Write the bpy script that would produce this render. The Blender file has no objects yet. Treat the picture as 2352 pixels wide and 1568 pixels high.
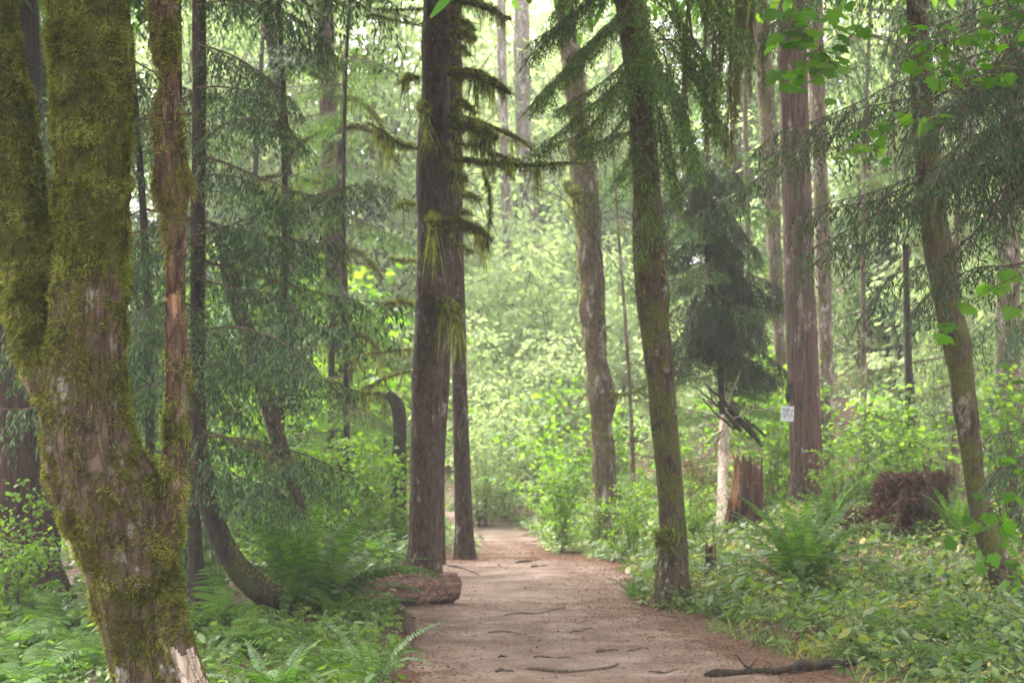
import bpy, math, random
import numpy as np
from mathutils import Vector, Matrix, Euler

# ------------------------------------------------------------------ camera, world, sun, exposure
scene = bpy.context.scene
COL = scene.collection
CAM_H = 1.6
F = 1900.0                     # focal length in pixels of the 1024 wide frame
PITCH = math.atan(79 / F)
cam_d = bpy.data.cameras.new('camera')
cam = bpy.data.objects.new('camera', cam_d)
COL.objects.link(cam)
cam.location = (0, 0, CAM_H)
cam.rotation_euler = (math.pi / 2 + PITCH, 0, 0)
cam_d.sensor_width = 36
cam_d.lens = 36 * F / 1024
cam_d.clip_end = 1000
cam_d.clip_start = 0.1
cam_d.dof.use_dof = True
cam_d.dof.focus_distance = 8.2
cam_d.dof.aperture_fstop = 6.3
scene.camera = cam

SUN_EL, SUN_AZ = math.radians(52), math.radians(-40)      # azimuth from +Y, negative = to the left
world = bpy.data.worlds.new('World')
scene.world = world
world.use_nodes = True
wn = world.node_tree
wn.nodes.clear()
sky = wn.nodes.new('ShaderNodeTexSky')
sky.sky_type = 'NISHITA'
sky.sun_disc = False
sky.sun_elevation = SUN_EL
sky.sun_rotation = SUN_AZ
sky.dust_density = 4.0
sky.air_density = 1.0
hs = wn.nodes.new('ShaderNodeHueSaturation')
hs.inputs['Saturation'].default_value = 0.08
bgn = wn.nodes.new('ShaderNodeBackground')
bgn.inputs['Strength'].default_value = 0.15
wo = wn.nodes.new('ShaderNodeOutputWorld')
wn.links.new(sky.outputs[0], hs.inputs['Color'])
wn.links.new(hs.outputs[0], bgn.inputs[0])
wn.links.new(bgn.outputs[0], wo.inputs[0])

sun_d = bpy.data.lights.new('sun', 'SUN')
sun_d.energy = 1.5
sun_d.angle = math.radians(30)
sun_d.color = (1.0, 0.96, 0.9)
sun = bpy.data.objects.new('sun', sun_d)
COL.objects.link(sun)
sd = Vector((math.sin(SUN_AZ) * math.cos(SUN_EL), math.cos(SUN_AZ) * math.cos(SUN_EL), math.sin(SUN_EL)))
sun.rotation_euler = sd.to_track_quat('Z', 'Y').to_euler()

vs = scene.view_settings
vs.view_transform = 'Standard'
vs.look = 'None'
vs.exposure = 2.85
vs.gamma = 1.0
vs.use_curve_mapping = False
cy = scene.cycles
cy.use_denoising = True
cy.max_bounces = 7
cy.diffuse_bounces = 2
cy.glossy_bounces = 2
cy.transmission_bounces = 4
cy.volume_bounces = 1
cy.transparent_max_bounces = 4
cy.sample_clamp_indirect = 4.0
cy.denoising_prefilter = 'ACCURATE'

# ------------------------------------------------------------------ small maths
K = 1024 / 2352.0
ca, sa = math.cos(PITCH), math.sin(PITCH)


def P(x, y, d):
    """point at depth d (metres along +Y) seen at (x, y) of the 2352 wide view of the photo"""
    px, py = x * K, y * K
    v = (341 - py) / F
    dy = ca - sa * v
    dz = sa + ca * v
    return np.array([(px - 512) / F / dy * d, d, CAM_H + dz / dy * d])


def PL(lst, d):
    if np.isscalar(d):
        d = [d] * len(lst)
    return np.array([P(q[0], q[1], dd) for q, dd in zip(lst, d)])


def to_px(v):
    v = np.asarray(v, float)
    X, Y, Z = v[..., 0], v[..., 1], v[..., 2] - CAM_H
    dd = Y * ca + Z * sa
    px = 512 + F * X / dd
    py = 341 - F * (-Y * sa + Z * ca) / dd
    return px / K, py / K


def _hash(i, j, k, s):
    with np.errstate(over='ignore'):
        n = (i.astype(np.uint32) * np.uint32(374761393) + j.astype(np.uint32) * np.uint32(668265263)
             + k.astype(np.uint32) * np.uint32(2246822519) + np.uint32(s * 3266489 + 77))
        n = (n ^ (n >> np.uint32(13))) * np.uint32(1274126177)
        n = (n ^ (n >> np.uint32(16))) * np.uint32(2654435761)
        n ^= n >> np.uint32(15)
    return n.astype(np.float64) / 4294967295.0


def vnoise(p, s=0):
    p = np.asarray(p, float)
    i = np.floor(p).astype(np.int64)
    f = p - i
    f = f * f * (3 - 2 * f)
    out = 0
    for a in (0, 1):
        for b in (0, 1):
            for c in (0, 1):
                w = (f[..., 0] if a else 1 - f[..., 0]) * (f[..., 1] if b else 1 - f[..., 1]) * (f[..., 2] if c else 1 - f[..., 2])
                out = out + w * _hash(i[..., 0] + a, i[..., 1] + b, i[..., 2] + c, s)
    return out


def fbm(p, s=0, o=3):
    r, a, t = 0, 1, 0
    p = np.asarray(p, float)
    for k in range(o):
        r = r + a * vnoise(p * 2 ** k, s + k)
        t += a
        a *= .5
    return r / t


def nrm(v):
    return v / np.maximum(np.linalg.norm(v, axis=-1, keepdims=True), 1e-9)


def sstep(a, b, x):
    t = np.clip((np.asarray(x, float) - a) / (b - a), 0, 1)
    return t * t * (3 - 2 * t)


def catmull(pts, n):
    """n points evenly along a smooth curve through pts (any width of row)"""
    pts = np.asarray(pts, float)
    if len(pts) == 2:
        t = np.linspace(0, 1, n)[:, None]
        return pts[0] * (1 - t) + pts[1] * t
    q = np.vstack([2 * pts[0] - pts[1], pts, 2 * pts[-1] - pts[-2]])
    seg = np.linalg.norm(np.diff(pts[:, :3], axis=0), axis=1)
    cum = np.concatenate([[0], np.cumsum(seg)])
    s = np.linspace(0, cum[-1], n)
    i = np.clip(np.searchsorted(cum, s, side='right') - 1, 0, len(pts) - 2)
    t = ((s - cum[i]) / np.maximum(seg[i], 1e-9))[:, None]
    a, b, c, d = q[i], q[i + 1], q[i + 2], q[i + 3]
    return .5 * (2 * b + (c - a) * t + (2 * a - 5 * b + 4 * c - d) * t * t + (3 * b - a - 3 * c + d) * t ** 3)


def gz(x, y):
    """height of the ground"""
    x = np.asarray(x, float)
    y = np.asarray(y, float)
    z = -0.3 * sstep(21, 27, y)
    z = z + 0.45 * sstep(1.2, 3.6, x) * sstep(13, 23, y)
    z = z + 0.25 * sstep(-1.6, -5, x) * sstep(14, 24, y)
    z = z + 0.13 * np.maximum(0, y - 33) ** 1.0 * sstep(33, 37, y)
    z = z + 0.05 * (vnoise(np.stack([x * .9, y * .9, 0 * x], -1), 3) - .5) * sstep(.6, 2.0, np.abs(x - .1))
    z = z + 0.02 * (vnoise(np.stack([x * 2.5, y * 2.5, 0 * x], -1), 4) - .5)
    return z


# ------------------------------------------------------------------ mesh building
class MB:
    def __init__(s):
        s.v, s.f, s.m, s.n = [], [], [], 0

    def add(s, v, f, mat=0):
        v = np.asarray(v, float).reshape(-1, 3)
        f = np.asarray(f, np.int64)
        if len(f) == 0:
            return
        s.v.append(v)
        s.f.append(f + s.n)
        s.m.append(np.full(len(f), mat) if np.isscalar(mat) else np.asarray(mat))
        s.n += len(v)

    def mesh(s, name, mats, smooth=True, org=(0, 0, 0)):
        me = bpy.data.meshes.new(name)
        V = np.vstack(s.v) - np.asarray(org)
        me.vertices.add(len(V))
        me.vertices.foreach_set('co', V.astype(np.float32).ravel())
        loops = np.concatenate([f.ravel() for f in s.f])
        sizes = np.concatenate([np.full(len(f), f.shape[1]) for f in s.f])
        me.loops.add(len(loops))
        me.loops.foreach_set('vertex_index', loops.astype(np.int32))
        me.polygons.add(len(sizes))
        me.polygons.foreach_set('loop_start', np.concatenate([[0], np.cumsum(sizes)[:-1]]).astype(np.int32))
        for m in mats:
            me.materials.append(m)
        me.polygons.foreach_set('material_index', np.concatenate(s.m).astype(np.int32))
        me.polygons.foreach_set('use_smooth', np.full(len(sizes), smooth))
        me.update(calc_edges=True)
        return me

    def build(s, name, mats, parent=None, org=None, smooth=True):
        if org is None:
            org = WL.get(parent.name, (0, 0, 0)) if parent else (0, 0, 0)
        o = bpy.data.objects.new(name, s.mesh(name, mats, smooth, org))
        COL.objects.link(o)
        if parent:
            o.parent = parent
            WL[o.name] = org
        else:
            o.location = org
            WL[o.name] = org
        return o


WL = {}


def tag(o, label=None, cat=None, group=None, kind=None):
    if label: o['label'] = label
    if cat: o['category'] = cat
    if group: o['group'] = group
    if kind: o['kind'] = kind
    return o


def thing(name, label, cat, loc=(0, 0, 0), group=None):
    o = bpy.data.objects.new(name, None)
    COL.objects.link(o)
    o.location = loc
    o.empty_display_size = .2
    WL[o.name] = tuple(loc)
    return tag(o, label, cat, group)


def place(name, me, parent, loc, rot=(0, 0, 0), sc=1.0):
    """link a shared mesh as a part of parent; loc is a world position"""
    o = bpy.data.objects.new(name, me)
    COL.objects.link(o)
    o.parent = parent
    b = WL[parent.name]
    o.location = (loc[0] - b[0], loc[1] - b[1], loc[2] - b[2])
    o.rotation_euler = rot
    o.scale = (sc,) * 3 if np.isscalar(sc) else sc
    return o


def strips(mb, base, d, L, w, droop=0.0, seg=2, side=None, mat=0, rng=None, tip=.15):
    """thin tapering blades: base (N,3), unit direction d, length, width, gravity droop"""
    base = np.asarray(base, float)
    N = len(base)
    if N == 0:
        return
    L = np.broadcast_to(np.asarray(L, float), (N,))
    w = np.broadcast_to(np.asarray(w, float), (N,))
    droop = np.broadcast_to(np.asarray(droop, float), (N,))
    if side is None:
        side = nrm(np.cross(d, rng.normal(size=(N, 3))))
    ts = np.linspace(0, 1, seg + 1)
    vs_ = []
    for k, t in enumerate(ts):
        c = base + d * (L * t)[:, None]
        c[:, 2] -= droop * L * t * t
        ww = w * (1 if k < seg else tip) * (.75 if k == 0 else 1)
        vs_.append(c - side * (ww / 2)[:, None])
        vs_.append(c + side * (ww / 2)[:, None])
    V = np.stack(vs_, 1).reshape(-1, 3)
    nv = 2 * (seg + 1)
    f = []
    for k in range(seg):
        f.append([2 * k, 2 * k + 1, 2 * k + 3, 2 * k + 2])
    f = np.array(f)
    FF = (np.arange(N)[:, None, None] * nv + f[None]).reshape(-1, 4)
    mb.add(V, FF, mat)


def tmpl(mb, T, base, d, up, size, mat=0):
    """copies of a flat leaf T=(verts, [faces]) laid along d with normal up"""
    tv, tf = T
    base = np.asarray(base, float)
    N = len(base)
    if N == 0:
        return
    size = np.broadcast_to(np.asarray(size, float), (N,))
    s = nrm(np.cross(up, d))
    n = nrm(np.cross(d, s))
    V = (base[:, None] + size[:, None, None] * (tv[None, :, 0:1] * d[:, None] + tv[None, :, 1:2] * s[:, None] + tv[None, :, 2:3] * n[:, None])).reshape(-1, 3)
    off = np.arange(N)[:, None] * len(tv)
    first = True
    for f in tf:
        f = np.asarray(f)
        FF = off + f[None]
        if first:
            mb.add(V, FF, mat)
            first = False
        else:
            mb.f.append(FF + mb.n - len(V))
            mb.m.append(np.full(len(FF), mat))


def _leaf(half, fold=.25, curl=.25):
    half = np.array(half, float)
    def z(p): return -fold * abs(p[1]) - curl * p[0] ** 2
    mid = [half[0], half[-1]]
    vs_ = [(p[0], p[1], z(p)) for p in half]
    inner = half[1:-1]
    vs_ += [(p[0], -p[1], z(p)) for p in inner]
    n = len(half)
    f1 = list(range(n))
    f2 = [0] + list(range(n, n + len(inner))) + [n - 1]
    return np.array(vs_), [f1, f2[::-1]]


MAPLE = _leaf([(0, 0), (-.13, .26), (.0, .34), (.03, .50), (.15, .40), (.22, .52), (.34, .64), (.42, .48), (.44, .30), (.55, .36), (.66, .33), (.74, .16), (1.0, 0)], .22, .25)
OVATE = _leaf([(0, 0), (.12, .16), (.32, .26), (.6, .23), (.85, .1), (1, 0)], .35, .3)
SIMPLE = _leaf([(0, 0), (.3, .27), (.65, .24), (1, 0)], .3, .25)


def frames(C):
    T = nrm(np.gradient(C, axis=0))
    ref = np.array([0, 1, 0]) if abs(T[len(T) // 2][1]) < .8 else np.array([1, 0, 0])
    A = []
    a = nrm(ref - T[0] * ref.dot(T[0]))
    for t in T:
        a = nrm(a - t * a.dot(t))
        A.append(a)
    A = np.array(A)
    B = np.cross(T, A)
    return T, A, B


def tube(mb, C, r, sides=16, mat=0, rough=0.0, ridge=0.0, seed=0, cap=True, lump=0.0, lfreq=2.0, ridges=9, flare=None, matfn=None, zs=.25):
    """round tube along C with radius r; rough bark relief; returns the ring grid (n, sides, 3) and centres"""
    C = np.asarray(C, float)
    r = np.broadcast_to(np.asarray(r, float), (len(C),))
    T, A, B = frames(C)
    th = np.linspace(0, 2 * np.pi, sides, endpoint=False)
    D = A[:, None] * np.cos(th)[None, :, None] + B[:, None] * np.sin(th)[None, :, None]
    rr = np.repeat(r[:, None], sides, 1)
    G = C[:, None] + D * rr[..., None]
    if rough or ridge or lump:
        sc = np.array([1, 1, zs]) / max(r.mean() * .35, .01)
        nz = fbm(G * sc, seed, 3) - .5
        rr = rr + r[:, None] * rough * nz * 2
        if ridge:
            ph = vnoise(G * np.array([1, 1, .8]) * 1.5, seed + 9) * 4
            k = vnoise(np.stack([np.cos(th)[None] * ridges * .6 + ph, np.sin(th)[None] * ridges * .6 + 0 * ph, G[..., 2] * 1.6], -1), seed + 5)
            rr = rr - r[:, None] * ridge * (1 - np.abs(2 * k - 1)) ** 2
        if lump:
            rr = rr + r[:, None] * lump * (vnoise(G * lfreq, seed + 21) - .5) * 2
    if flare is not None:
        rr = rr * flare(G, th[None, :])
    G = C[:, None] + D * rr[..., None]
    n = len(C)
    i = np.arange(n - 1)[:, None] * sides
    j = np.arange(sides)[None]
    j2 = (j + 1) % sides
    Fq = np.stack([i + j, i + j2, i + sides + j2, i + sides + j], -1).reshape(-1, 4)
    m = mat
    if matfn is not None:
        m = matfn(G.reshape(-1, 3)[Fq].mean(1))
    mb.add(G.reshape(-1, 3), Fq, m)
    if cap:
        for e, rev in ((0, True), (n - 1, False)):
            idx = np.arange(sides)
            mb.add(np.vstack([G[e], C[e][None]]), np.array([[a, (a + 1) % sides, sides] if not rev else [(a + 1) % sides, a, sides] for a in idx]), mat)
    return G, C


def moss_coat(mb, G, C, n, rng, mask, L=(.015, .045), w=.003, out=.65, droop=.45, mat=0, seg=2):
    """hairy moss growing out of the skin of a tube"""
    nr, ns = G.shape[:2]
    fi = rng.uniform(0, nr - 1.001, n)
    fj = rng.uniform(0, ns, n)
    i = fi.astype(int)
    j = fj.astype(int) % ns
    u = (fi - i)[:, None]
    v = (fj - fj.astype(int))[:, None]
    j2 = (j + 1) % ns
    p = (G[i, j] * (1 - v) + G[i, j2] * v) * (1 - u) + (G[i + 1, j] * (1 - v) + G[i + 1, j2] * v) * u
    c = C[i] * (1 - u) + C[i + 1] * u
    N = nrm(p - c)
    keep = mask(p, N) > rng.rand(n)
    p, N = p[keep], N[keep]
    k = len(p)
    # tufts: neighbouring blades fan out from a shared centre
    cell = 27.0
    ci = np.floor(p * cell + (vnoise(p * 9, 3)[:, None] - .5) * 2)
    ctr = (ci + .5 + .6 * (np.stack([_hash(ci[:, 0].astype(np.int64), ci[:, 1].astype(np.int64), ci[:, 2].astype(np.int64), q) for q in (1, 2, 3)], -1) - .5)) / cell
    hh = _hash(ci[:, 0].astype(np.int64), ci[:, 1].astype(np.int64), ci[:, 2].astype(np.int64), 8)
    sel = (hh > .28) | (rng.rand(k) < .2)
    p, N, ctr, hh, k = p[sel], N[sel], ctr[sel], hh[sel], int(sel.sum())
    fan = nrm(p - ctr)
    big = fbm(p * 11, 77, 2)
    d = nrm(N * out + fan * 1.05 + rng.normal(size=(k, 3)) * .4 + np.array([0, 0, -.18]))
    LL = rng.uniform(L[0], L[1], k) * (.45 + .75 * hh) * (.5 + 1.0 * big)
    lift = (N * (np.clip(big - .38, 0, 1) * (L[1] - L[0]) * 2.4 * rng.uniform(.3, 1, k))[:, None])
    strips(mb, p + lift - N * .003, d, LL, w * rng.uniform(.6, 1.3, k), droop * rng.uniform(-.6, 1.0, k), seg, None, mat, rng, .3)


def hanging(mb, pts, rng, n, L, w=.004, mat=0, spread=.02):
    """strands of moss hanging from a curve"""
    pts = np.asarray(pts, float)
    t = rng.uniform(0, len(pts) - 1.001, n)
    i = t.astype(int)
    u = (t - i)[:, None]
    b = pts[i] * (1 - u) + pts[i + 1] * u + rng.normal(size=(n, 3)) * spread
    clump = vnoise(b * np.array([14, 14, 0]) + 3, 31)
    LL = L * (.10 + 2.2 * clump ** 3.2) * rng.uniform(.3, 1.1, n)
    d = nrm(rng.normal(size=(n, 3)) * .16 + np.array([0, 0, -1]))
    strips(mb, b, d, LL, w * rng.uniform(.6, 1.6, n), 0, 2, None, mat, rng, .2)


def spray(mb, axis, rng, side_len=.16, step=.022, ang=55, droop=.6, leaf=.03, lw=.006, lstep=.012, r0=.004, wood=0, green=1, ldroop=.5, prof=None, t0=.05, K_=24, bare=0.0):
    """a flat conifer spray: axis curve, alternating side twigs, each set with narrow leaflets"""
    axis = np.asarray(axis, float)
    Ltot = np.linalg.norm(np.diff(axis, axis=0), axis=1).sum()
    C = catmull(axis, max(6, int(Ltot / .06)))
    r = np.linspace(r0, r0 * .25, len(C))
    tube(mb, C, r, 4, wood, cap=False)
    n = max(4, int(Ltot / step))
    t = np.linspace(t0, .995, n) + rng.uniform(-.3, .3, n) / n
    t = np.clip(t, 0, .999)
    if bare:
        t = t[rng.rand(n) > bare * (1 - t)]
        n = len(t)
    ft = t * (len(C) - 1)
    i = ft.astype(int)
    u = (ft - i)[:, None]
    p = C[i] * (1 - u) + C[i + 1] * u
    T = nrm(C[i + 1] - C[i])
    Z = np.array([0, 0, 1.0])
    S = nrm(np.cross(T, Z) + rng.normal(size=(n, 3)) * .12)
    sg = np.where(np.arange(n) % 2 == 0, 1, -1)[:, None]
    a = np.radians(ang + rng.uniform(-14, 14, n))[:, None]
    d = nrm(T * np.cos(a) + S * sg * np.sin(a) + rng.normal(size=(n, 3)) * .08)
    pf = (np.minimum(1, (1 - t) * 3.2 + .22) * (.75 + .35 * np.sin(t * 3))) if prof is None else prof(t)
    L = side_len * pf * rng.uniform(.65, 1.15, n)
    strips(mb, p, d, L, .0035, droop, 3, None, wood, rng, .4)
    # leaflets
    M = int(side_len * 1.35 / lstep) + 1
    uj = (np.arange(M)[None] + rng.uniform(.2, .8, (n, M))) * lstep / L[:, None]
    ok = uj < 1.0
    ii, jj = np.nonzero(ok)
    uu = uj[ii, jj][:, None]
    Lb = L[ii][:, None]
    b = p[ii] + d[ii] * Lb * uu
    b[:, 2] -= (droop * Lb * uu * uu)[:, 0]
    tb = d[ii].copy()
    tb[:, 2] -= (2 * droop * uu)[:, 0]
    tb = nrm(tb)
    pl = nrm(np.cross(T, d))[ii]
    sb = nrm(np.cross(tb, pl))
    s2 = np.where((jj % 2) == 0, 1, -1)[:, None]
    k = len(ii)
    ld = nrm(tb * .75 + sb * s2 * .65 + rng.normal(size=(k, 3)) * .10 + np.array([0, 0, -.12]))
    ll = leaf * (1.1 - .55 * uu[:, 0]) * rng.uniform(.7, 1.2, k)
    sd_ = nrm(np.cross(ld, pl) + rng.normal(size=(k, 3)) * .25)
    strips(mb, b, ld, ll, lw * rng.uniform(.8, 1.2, k), ldroop * .5, 2, sd_, green, rng, .25)


def bough(rng, L=1.8, sag=.25, lift=.1, width=.5, sub=22, side=.11, leaf=.03, lw=.007, step=.022, lstep=.013, r0=.012, droop=.5, subdroop=.45, moss=0):
    """a whole conifer bough in its own space: root at 0, growing along +X"""
    mb = MB()
    x = np.linspace(0, 1, 12)
    ax = np.stack([x * L, .08 * L * np.sin(x * 3 + rng.rand() * 6) * x, -sag * L * x ** 1.3 + lift * L * x ** 4], -1)
    C = catmull(ax, 24)
    tube(mb, C, np.linspace(r0, r0 * .2, 24), 5, 0, cap=False)
    t = np.linspace(.1, .97, sub)
    for q, tt in enumerate(t):
        f = tt * 23
        i = int(f)
        p = C[i] * (1 - f + i) + C[min(i + 1, 23)] * (f - i)
        s = 1 if q % 2 else -1
        w = width * min(1, (1 - tt) * 2.2 + .15) * min(1, tt * 4 + .3) * rng.uniform(.7, 1.15)
        a = math.radians(rng.uniform(38, 66))
        d = np.array([math.cos(a), s * math.sin(a), rng.uniform(-.1, .15)])
        u = np.linspace(0, 1, 6)[:, None]
        axis = p + d * w * u
        axis[:, 2] -= (subdroop * w * u[:, 0] ** 1.8)
        spray(mb, axis, rng, side * min(1, w / .3 + .3), step, 50, droop, leaf, lw, lstep, .003)
    spray(mb, C[14:], rng, side, step, 50, droop, leaf, lw, lstep, .003)
    if moss:
        hanging(mb, C, rng, moss, .22, .006, 2)
    return mb


def frond_mesh(name, mats, L=1.0, pl=.085, pw=.013, n=46, arch=.55, seed=0, shape='sword', sub=False):
    rng = np.random.RandomState(seed)
    mb = MB()
    x = np.linspace(0, 1, 16)
    a0 = 1.32
    ang = a0 * (1 - x * arch * 2.2)
    pts = np.cumsum(np.stack([np.cos(ang), 0 * x, np.sin(ang)], -1) * L / 15, 0)
    pts -= pts[0]
    pts[:, 1] += .04 * L * np.sin(x * 2 + seed)
    C = catmull(pts, 30)
    tube(mb, C, np.linspace(.0035, .001, 30), 4, 1, cap=False)
    t = np.linspace(.12, .99, n)
    f = t * 29
    i = np.minimum(f.astype(int), 28)
    p = C[i] + (C[i + 1] - C[i]) * (f - i)[:, None]
    T = nrm(C[i + 1] - C[i])
    S = np.array([[0, 1.0, 0]])
    N = nrm(np.cross(T, np.repeat(S, n, 0)))
    if shape == 'sword':
        pr = np.clip(np.minimum(t * 3.5, 1) * (1 - t) ** .55 * 1.15, .08, 1)
    else:
        pr = np.clip(np.sin(np.pi * np.clip(t, 0, 1) ** .8) ** .8, .08, 1)
    for sgn in (1, -1):
        d = nrm(S * sgn + T * .28 + rng.normal(size=(n, 3)) * .07 + N * -.12 * (1 if N[0][2] > 0 else -1))
        LL = pl * pr * rng.uniform(.88, 1.08, n)
        if not sub:
            sd_ = nrm(T - d * (T * d).sum(1, keepdims=True) + rng.normal(size=(n, 3)) * .12)
            strips(mb, p, d, LL, pw * (.5 + .5 * pr), .18, 3, sd_, 0, rng, .2)
        else:
            m = 9
            for k in range(m):
                u = (k + .7) / m
                b = p + d * (LL * u)[:, None]
                b[:, 2] -= .12 * LL * u * u
                for s2 in (1, -1):
                    dd = nrm(T * s2 * .9 + d * .5)
                    strips(mb, b, dd, LL * .24 * (1.15 - u), pw * .8, .1, 1, nrm(d), 0, rng, .35)
            strips(mb, p, d, LL, .002, .12, 2, nrm(T), 1, rng, .4)
    return mb.mesh(name, mats)


# ------------------------------------------------------------------ materials
def new_mat(name):
    m = bpy.data.materials.new(name)
    m.use_nodes = True
    m.node_tree.nodes.clear()
    return m, m.node_tree.nodes, m.node_tree.links


def ramp(nodes, stops):
    r = nodes.new('ShaderNodeValToRGB')
    e = r.color_ramp.elements
    while len(e) < len(stops):
        e.new(.5)
    for k, (p, c) in enumerate(stops):
        e[k].position = p
        e[k].color = (*c, 1)
    return r


def leaf_mat(name, stops, trans=.4, rough=.5, tint=(1.1, 1.15, .6), spec=.3, noise=1.2, clump=.35):
    m, N, L = new_mat(name)
    g = N.new('ShaderNodeNewGeometry')
    tc = N.new('ShaderNodeTexCoord')
    nz = N.new('ShaderNodeTexNoise')
    nz.inputs['Scale'].default_value = noise
    nz.inputs['Detail'].default_value = 2
    L.new(tc.outputs['Object'], nz.inputs['Vector'])
    mx = N.new('ShaderNodeMath')
    mx.operation = 'MULTIPLY_ADD'
    mx.inputs[1].default_value = clump * 2
    L.new(nz.outputs[0], mx.inputs[0])
    sc = N.new('ShaderNodeMath')
    sc.operation = 'MULTIPLY_ADD'
    sc.inputs[1].default_value = 1 - clump
    sc.inputs[2].default_value = -clump * .5
    L.new(g.outputs['Random Per Island'], sc.inputs[0])
    L.new(sc.outputs[0], mx.inputs[2])
    r = ramp(N, stops)
    L.new(mx.outputs[0], r.inputs[0])
    p = N.new('ShaderNodeBsdfPrincipled')
    p.inputs['Roughness'].default_value = rough
    p.inputs['Specular IOR Level'].default_value = spec
    L.new(r.outputs[0], p.inputs['Base Color'])
    t = N.new('ShaderNodeBsdfTranslucent')
    mm = N.new('ShaderNodeMix')
    mm.data_type = 'RGBA'
    mm.blend_type = 'MULTIPLY'
    mm.inputs[0].default_value = 1
    L.new(r.outputs[0], mm.inputs[6])
    mm.inputs[7].default_value = (*[c * 1.6 for c in tint], 1)
    mm.clamp_result = True
    L.new(mm.outputs[2], t.inputs[0])
    ms = N.new('ShaderNodeMixShader')
    ms.inputs[0].default_value = trans
    L.new(p.outputs[0], ms.inputs[1])
    L.new(t.outputs[0], ms.inputs[2])
    o = N.new('ShaderNodeOutputMaterial')
    L.new(ms.outputs[0], o.inputs[0])
    return m


def bark_mat(name, dark, light, moss=(.1, .1, .025), moss_amt=.35, scale=9.0, stretch=.12, bump=.6, lichen=0.0, lichen_col=(.42, .44, .38), red=None, dist=.012, sx=1.0):
    m, N, L = new_mat(name)
    tc = N.new('ShaderNodeTexCoord')
    mp = N.new('ShaderNodeMapping')
    mp.inputs['Scale'].default_value = (sx, 1, stretch)
    L.new(tc.outputs['Object'], mp.inputs[0])
    n1 = N.new('ShaderNodeTexNoise')
    n1.inputs['Scale'].default_value = scale * 2.2
    n1.inputs['Detail'].default_value = 6
    n1.inputs['Roughness'].default_value = .65
    n1.inputs['Distortion'].default_value = .4
    L.new(mp.outputs[0], n1.inputs['Vector'])
    vo = N.new('ShaderNodeTexVoronoi')
    vo.feature = 'DISTANCE_TO_EDGE'
    vo.inputs['Scale'].default_value = scale * 2.6
    L.new(mp.outputs[0], vo.inputs['Vector'])
    n0 = N.new('ShaderNodeTexNoise')
    n0.inputs['Scale'].default_value = 6
    n0.inputs['Detail'].default_value = 3
    L.new(tc.outputs['Object'], n0.inputs['Vector'])
    r1 = ramp(N, [(.32, dark), (.62, light)])
    L.new(n1.outputs[0], r1.inputs[0])
    cur = r1.outputs[0]
    if red:
        nr = N.new('ShaderNodeTexNoise')
        nr.inputs['Scale'].default_value = 3
        nr.inputs['Detail'].default_value = 4
        L.new(mp.outputs[0], nr.inputs['Vector'])
        rr = ramp(N, [(.45, (0, 0, 0)), (.62, (1, 1, 1))])
        L.new(nr.outputs[0], rr.inputs[0])
        x = N.new('ShaderNodeMix')
        x.data_type = 'RGBA'
        L.new(rr.outputs[0], x.inputs[0])
        L.new(cur, x.inputs[6])
        x.inputs[7].default_value = (*red, 1)
        cur = x.outputs[2]
    # cracks between plates
    rc = ramp(N, [(0.0, (.35, .33, .32)), (.12, (1, 1, 1))])
    L.new(vo.outputs[0], rc.inputs[0])
    x = N.new('ShaderNodeMix')
    x.data_type = 'RGBA'
    x.blend_type = 'MULTIPLY'
    x.inputs[0].default_value = .8
    L.new(cur, x.inputs[6])
    L.new(rc.outputs[0], x.inputs[7])
    cur = x.outputs[2]
    if lichen:
        nl = N.new('ShaderNodeTexNoise')
        nl.inputs['Scale'].default_value = 7
        nl.inputs['Detail'].default_value = 6
        nl.inputs['Roughness'].default_value = .75
        mp2 = N.new('ShaderNodeMapping')
        mp2.inputs['Scale'].default_value = (1, 1, .45)
        mp2.inputs['Location'].default_value = (3, 1, 7)
        L.new(tc.outputs['Object'], mp2.inputs[0])
        L.new(mp2.outputs[0], nl.inputs['Vector'])
        rl = ramp(N, [(.62 - lichen * .3, (0, 0, 0)), (.72 - lichen * .3, (1, 1, 1))])
        L.new(nl.outputs[0], rl.inputs[0])
        x = N.new('ShaderNodeMix')
        x.data_type = 'RGBA'
        L.new(rl.outputs[0], x.inputs[0])
        L.new(cur, x.inputs[6])
        x.inputs[7].default_value = (*lichen_col, 1)
        cur = x.outputs[2]
    nm = N.new('ShaderNodeTexNoise')
    nm.inputs['Scale'].default_value = 3.2
    nm.inputs['Detail'].default_value = 6
    nm.inputs['Roughness'].default_value = .7
    L.new(tc.outputs['Object'], nm.inputs['Vector'])
    lo = .72 - moss_amt * .5
    rm = ramp(N, [(lo, (0, 0, 0)), (lo + .12, (1, 1, 1))])
    L.new(nm.outputs[0], rm.inputs[0])
    mc = ramp(N, [(.3, tuple(c * .55 for c in moss)), (.7, tuple(c * 1.35 for c in moss))])
    n5 = N.new('ShaderNodeTexNoise')
    n5.inputs['Scale'].default_value = 60
    n5.inputs['Detail'].default_value = 3
    L.new(tc.outputs['Object'], n5.inputs['Vector'])
    L.new(n5.outputs[0], mc.inputs[0])
    x = N.new('ShaderNodeMix')
    x.data_type = 'RGBA'
    L.new(rm.outputs[0], x.inputs[0])
    L.new(cur, x.inputs[6])
    L.new(mc.outputs[0], x.inputs[7])
    cur = x.outputs[2]
    p = N.new('ShaderNodeBsdfPrincipled')
    p.inputs['Roughness'].default_value = .9
    p.inputs['Specular IOR Level'].default_value = .2
    L.new(cur, p.inputs['Base Color'])
    ad = N.new('ShaderNodeMath')
    ad.operation = 'MULTIPLY_ADD'
    L.new(rc.outputs[0], ad.inputs[0])
    ad.inputs[1].default_value = .5
    L.new(n1.outputs[0], ad.inputs[2])
    bp = N.new('ShaderNodeBump')
    bp.inputs['Strength'].default_value = bump
    bp.inputs['Distance'].default_value = dist
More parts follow.
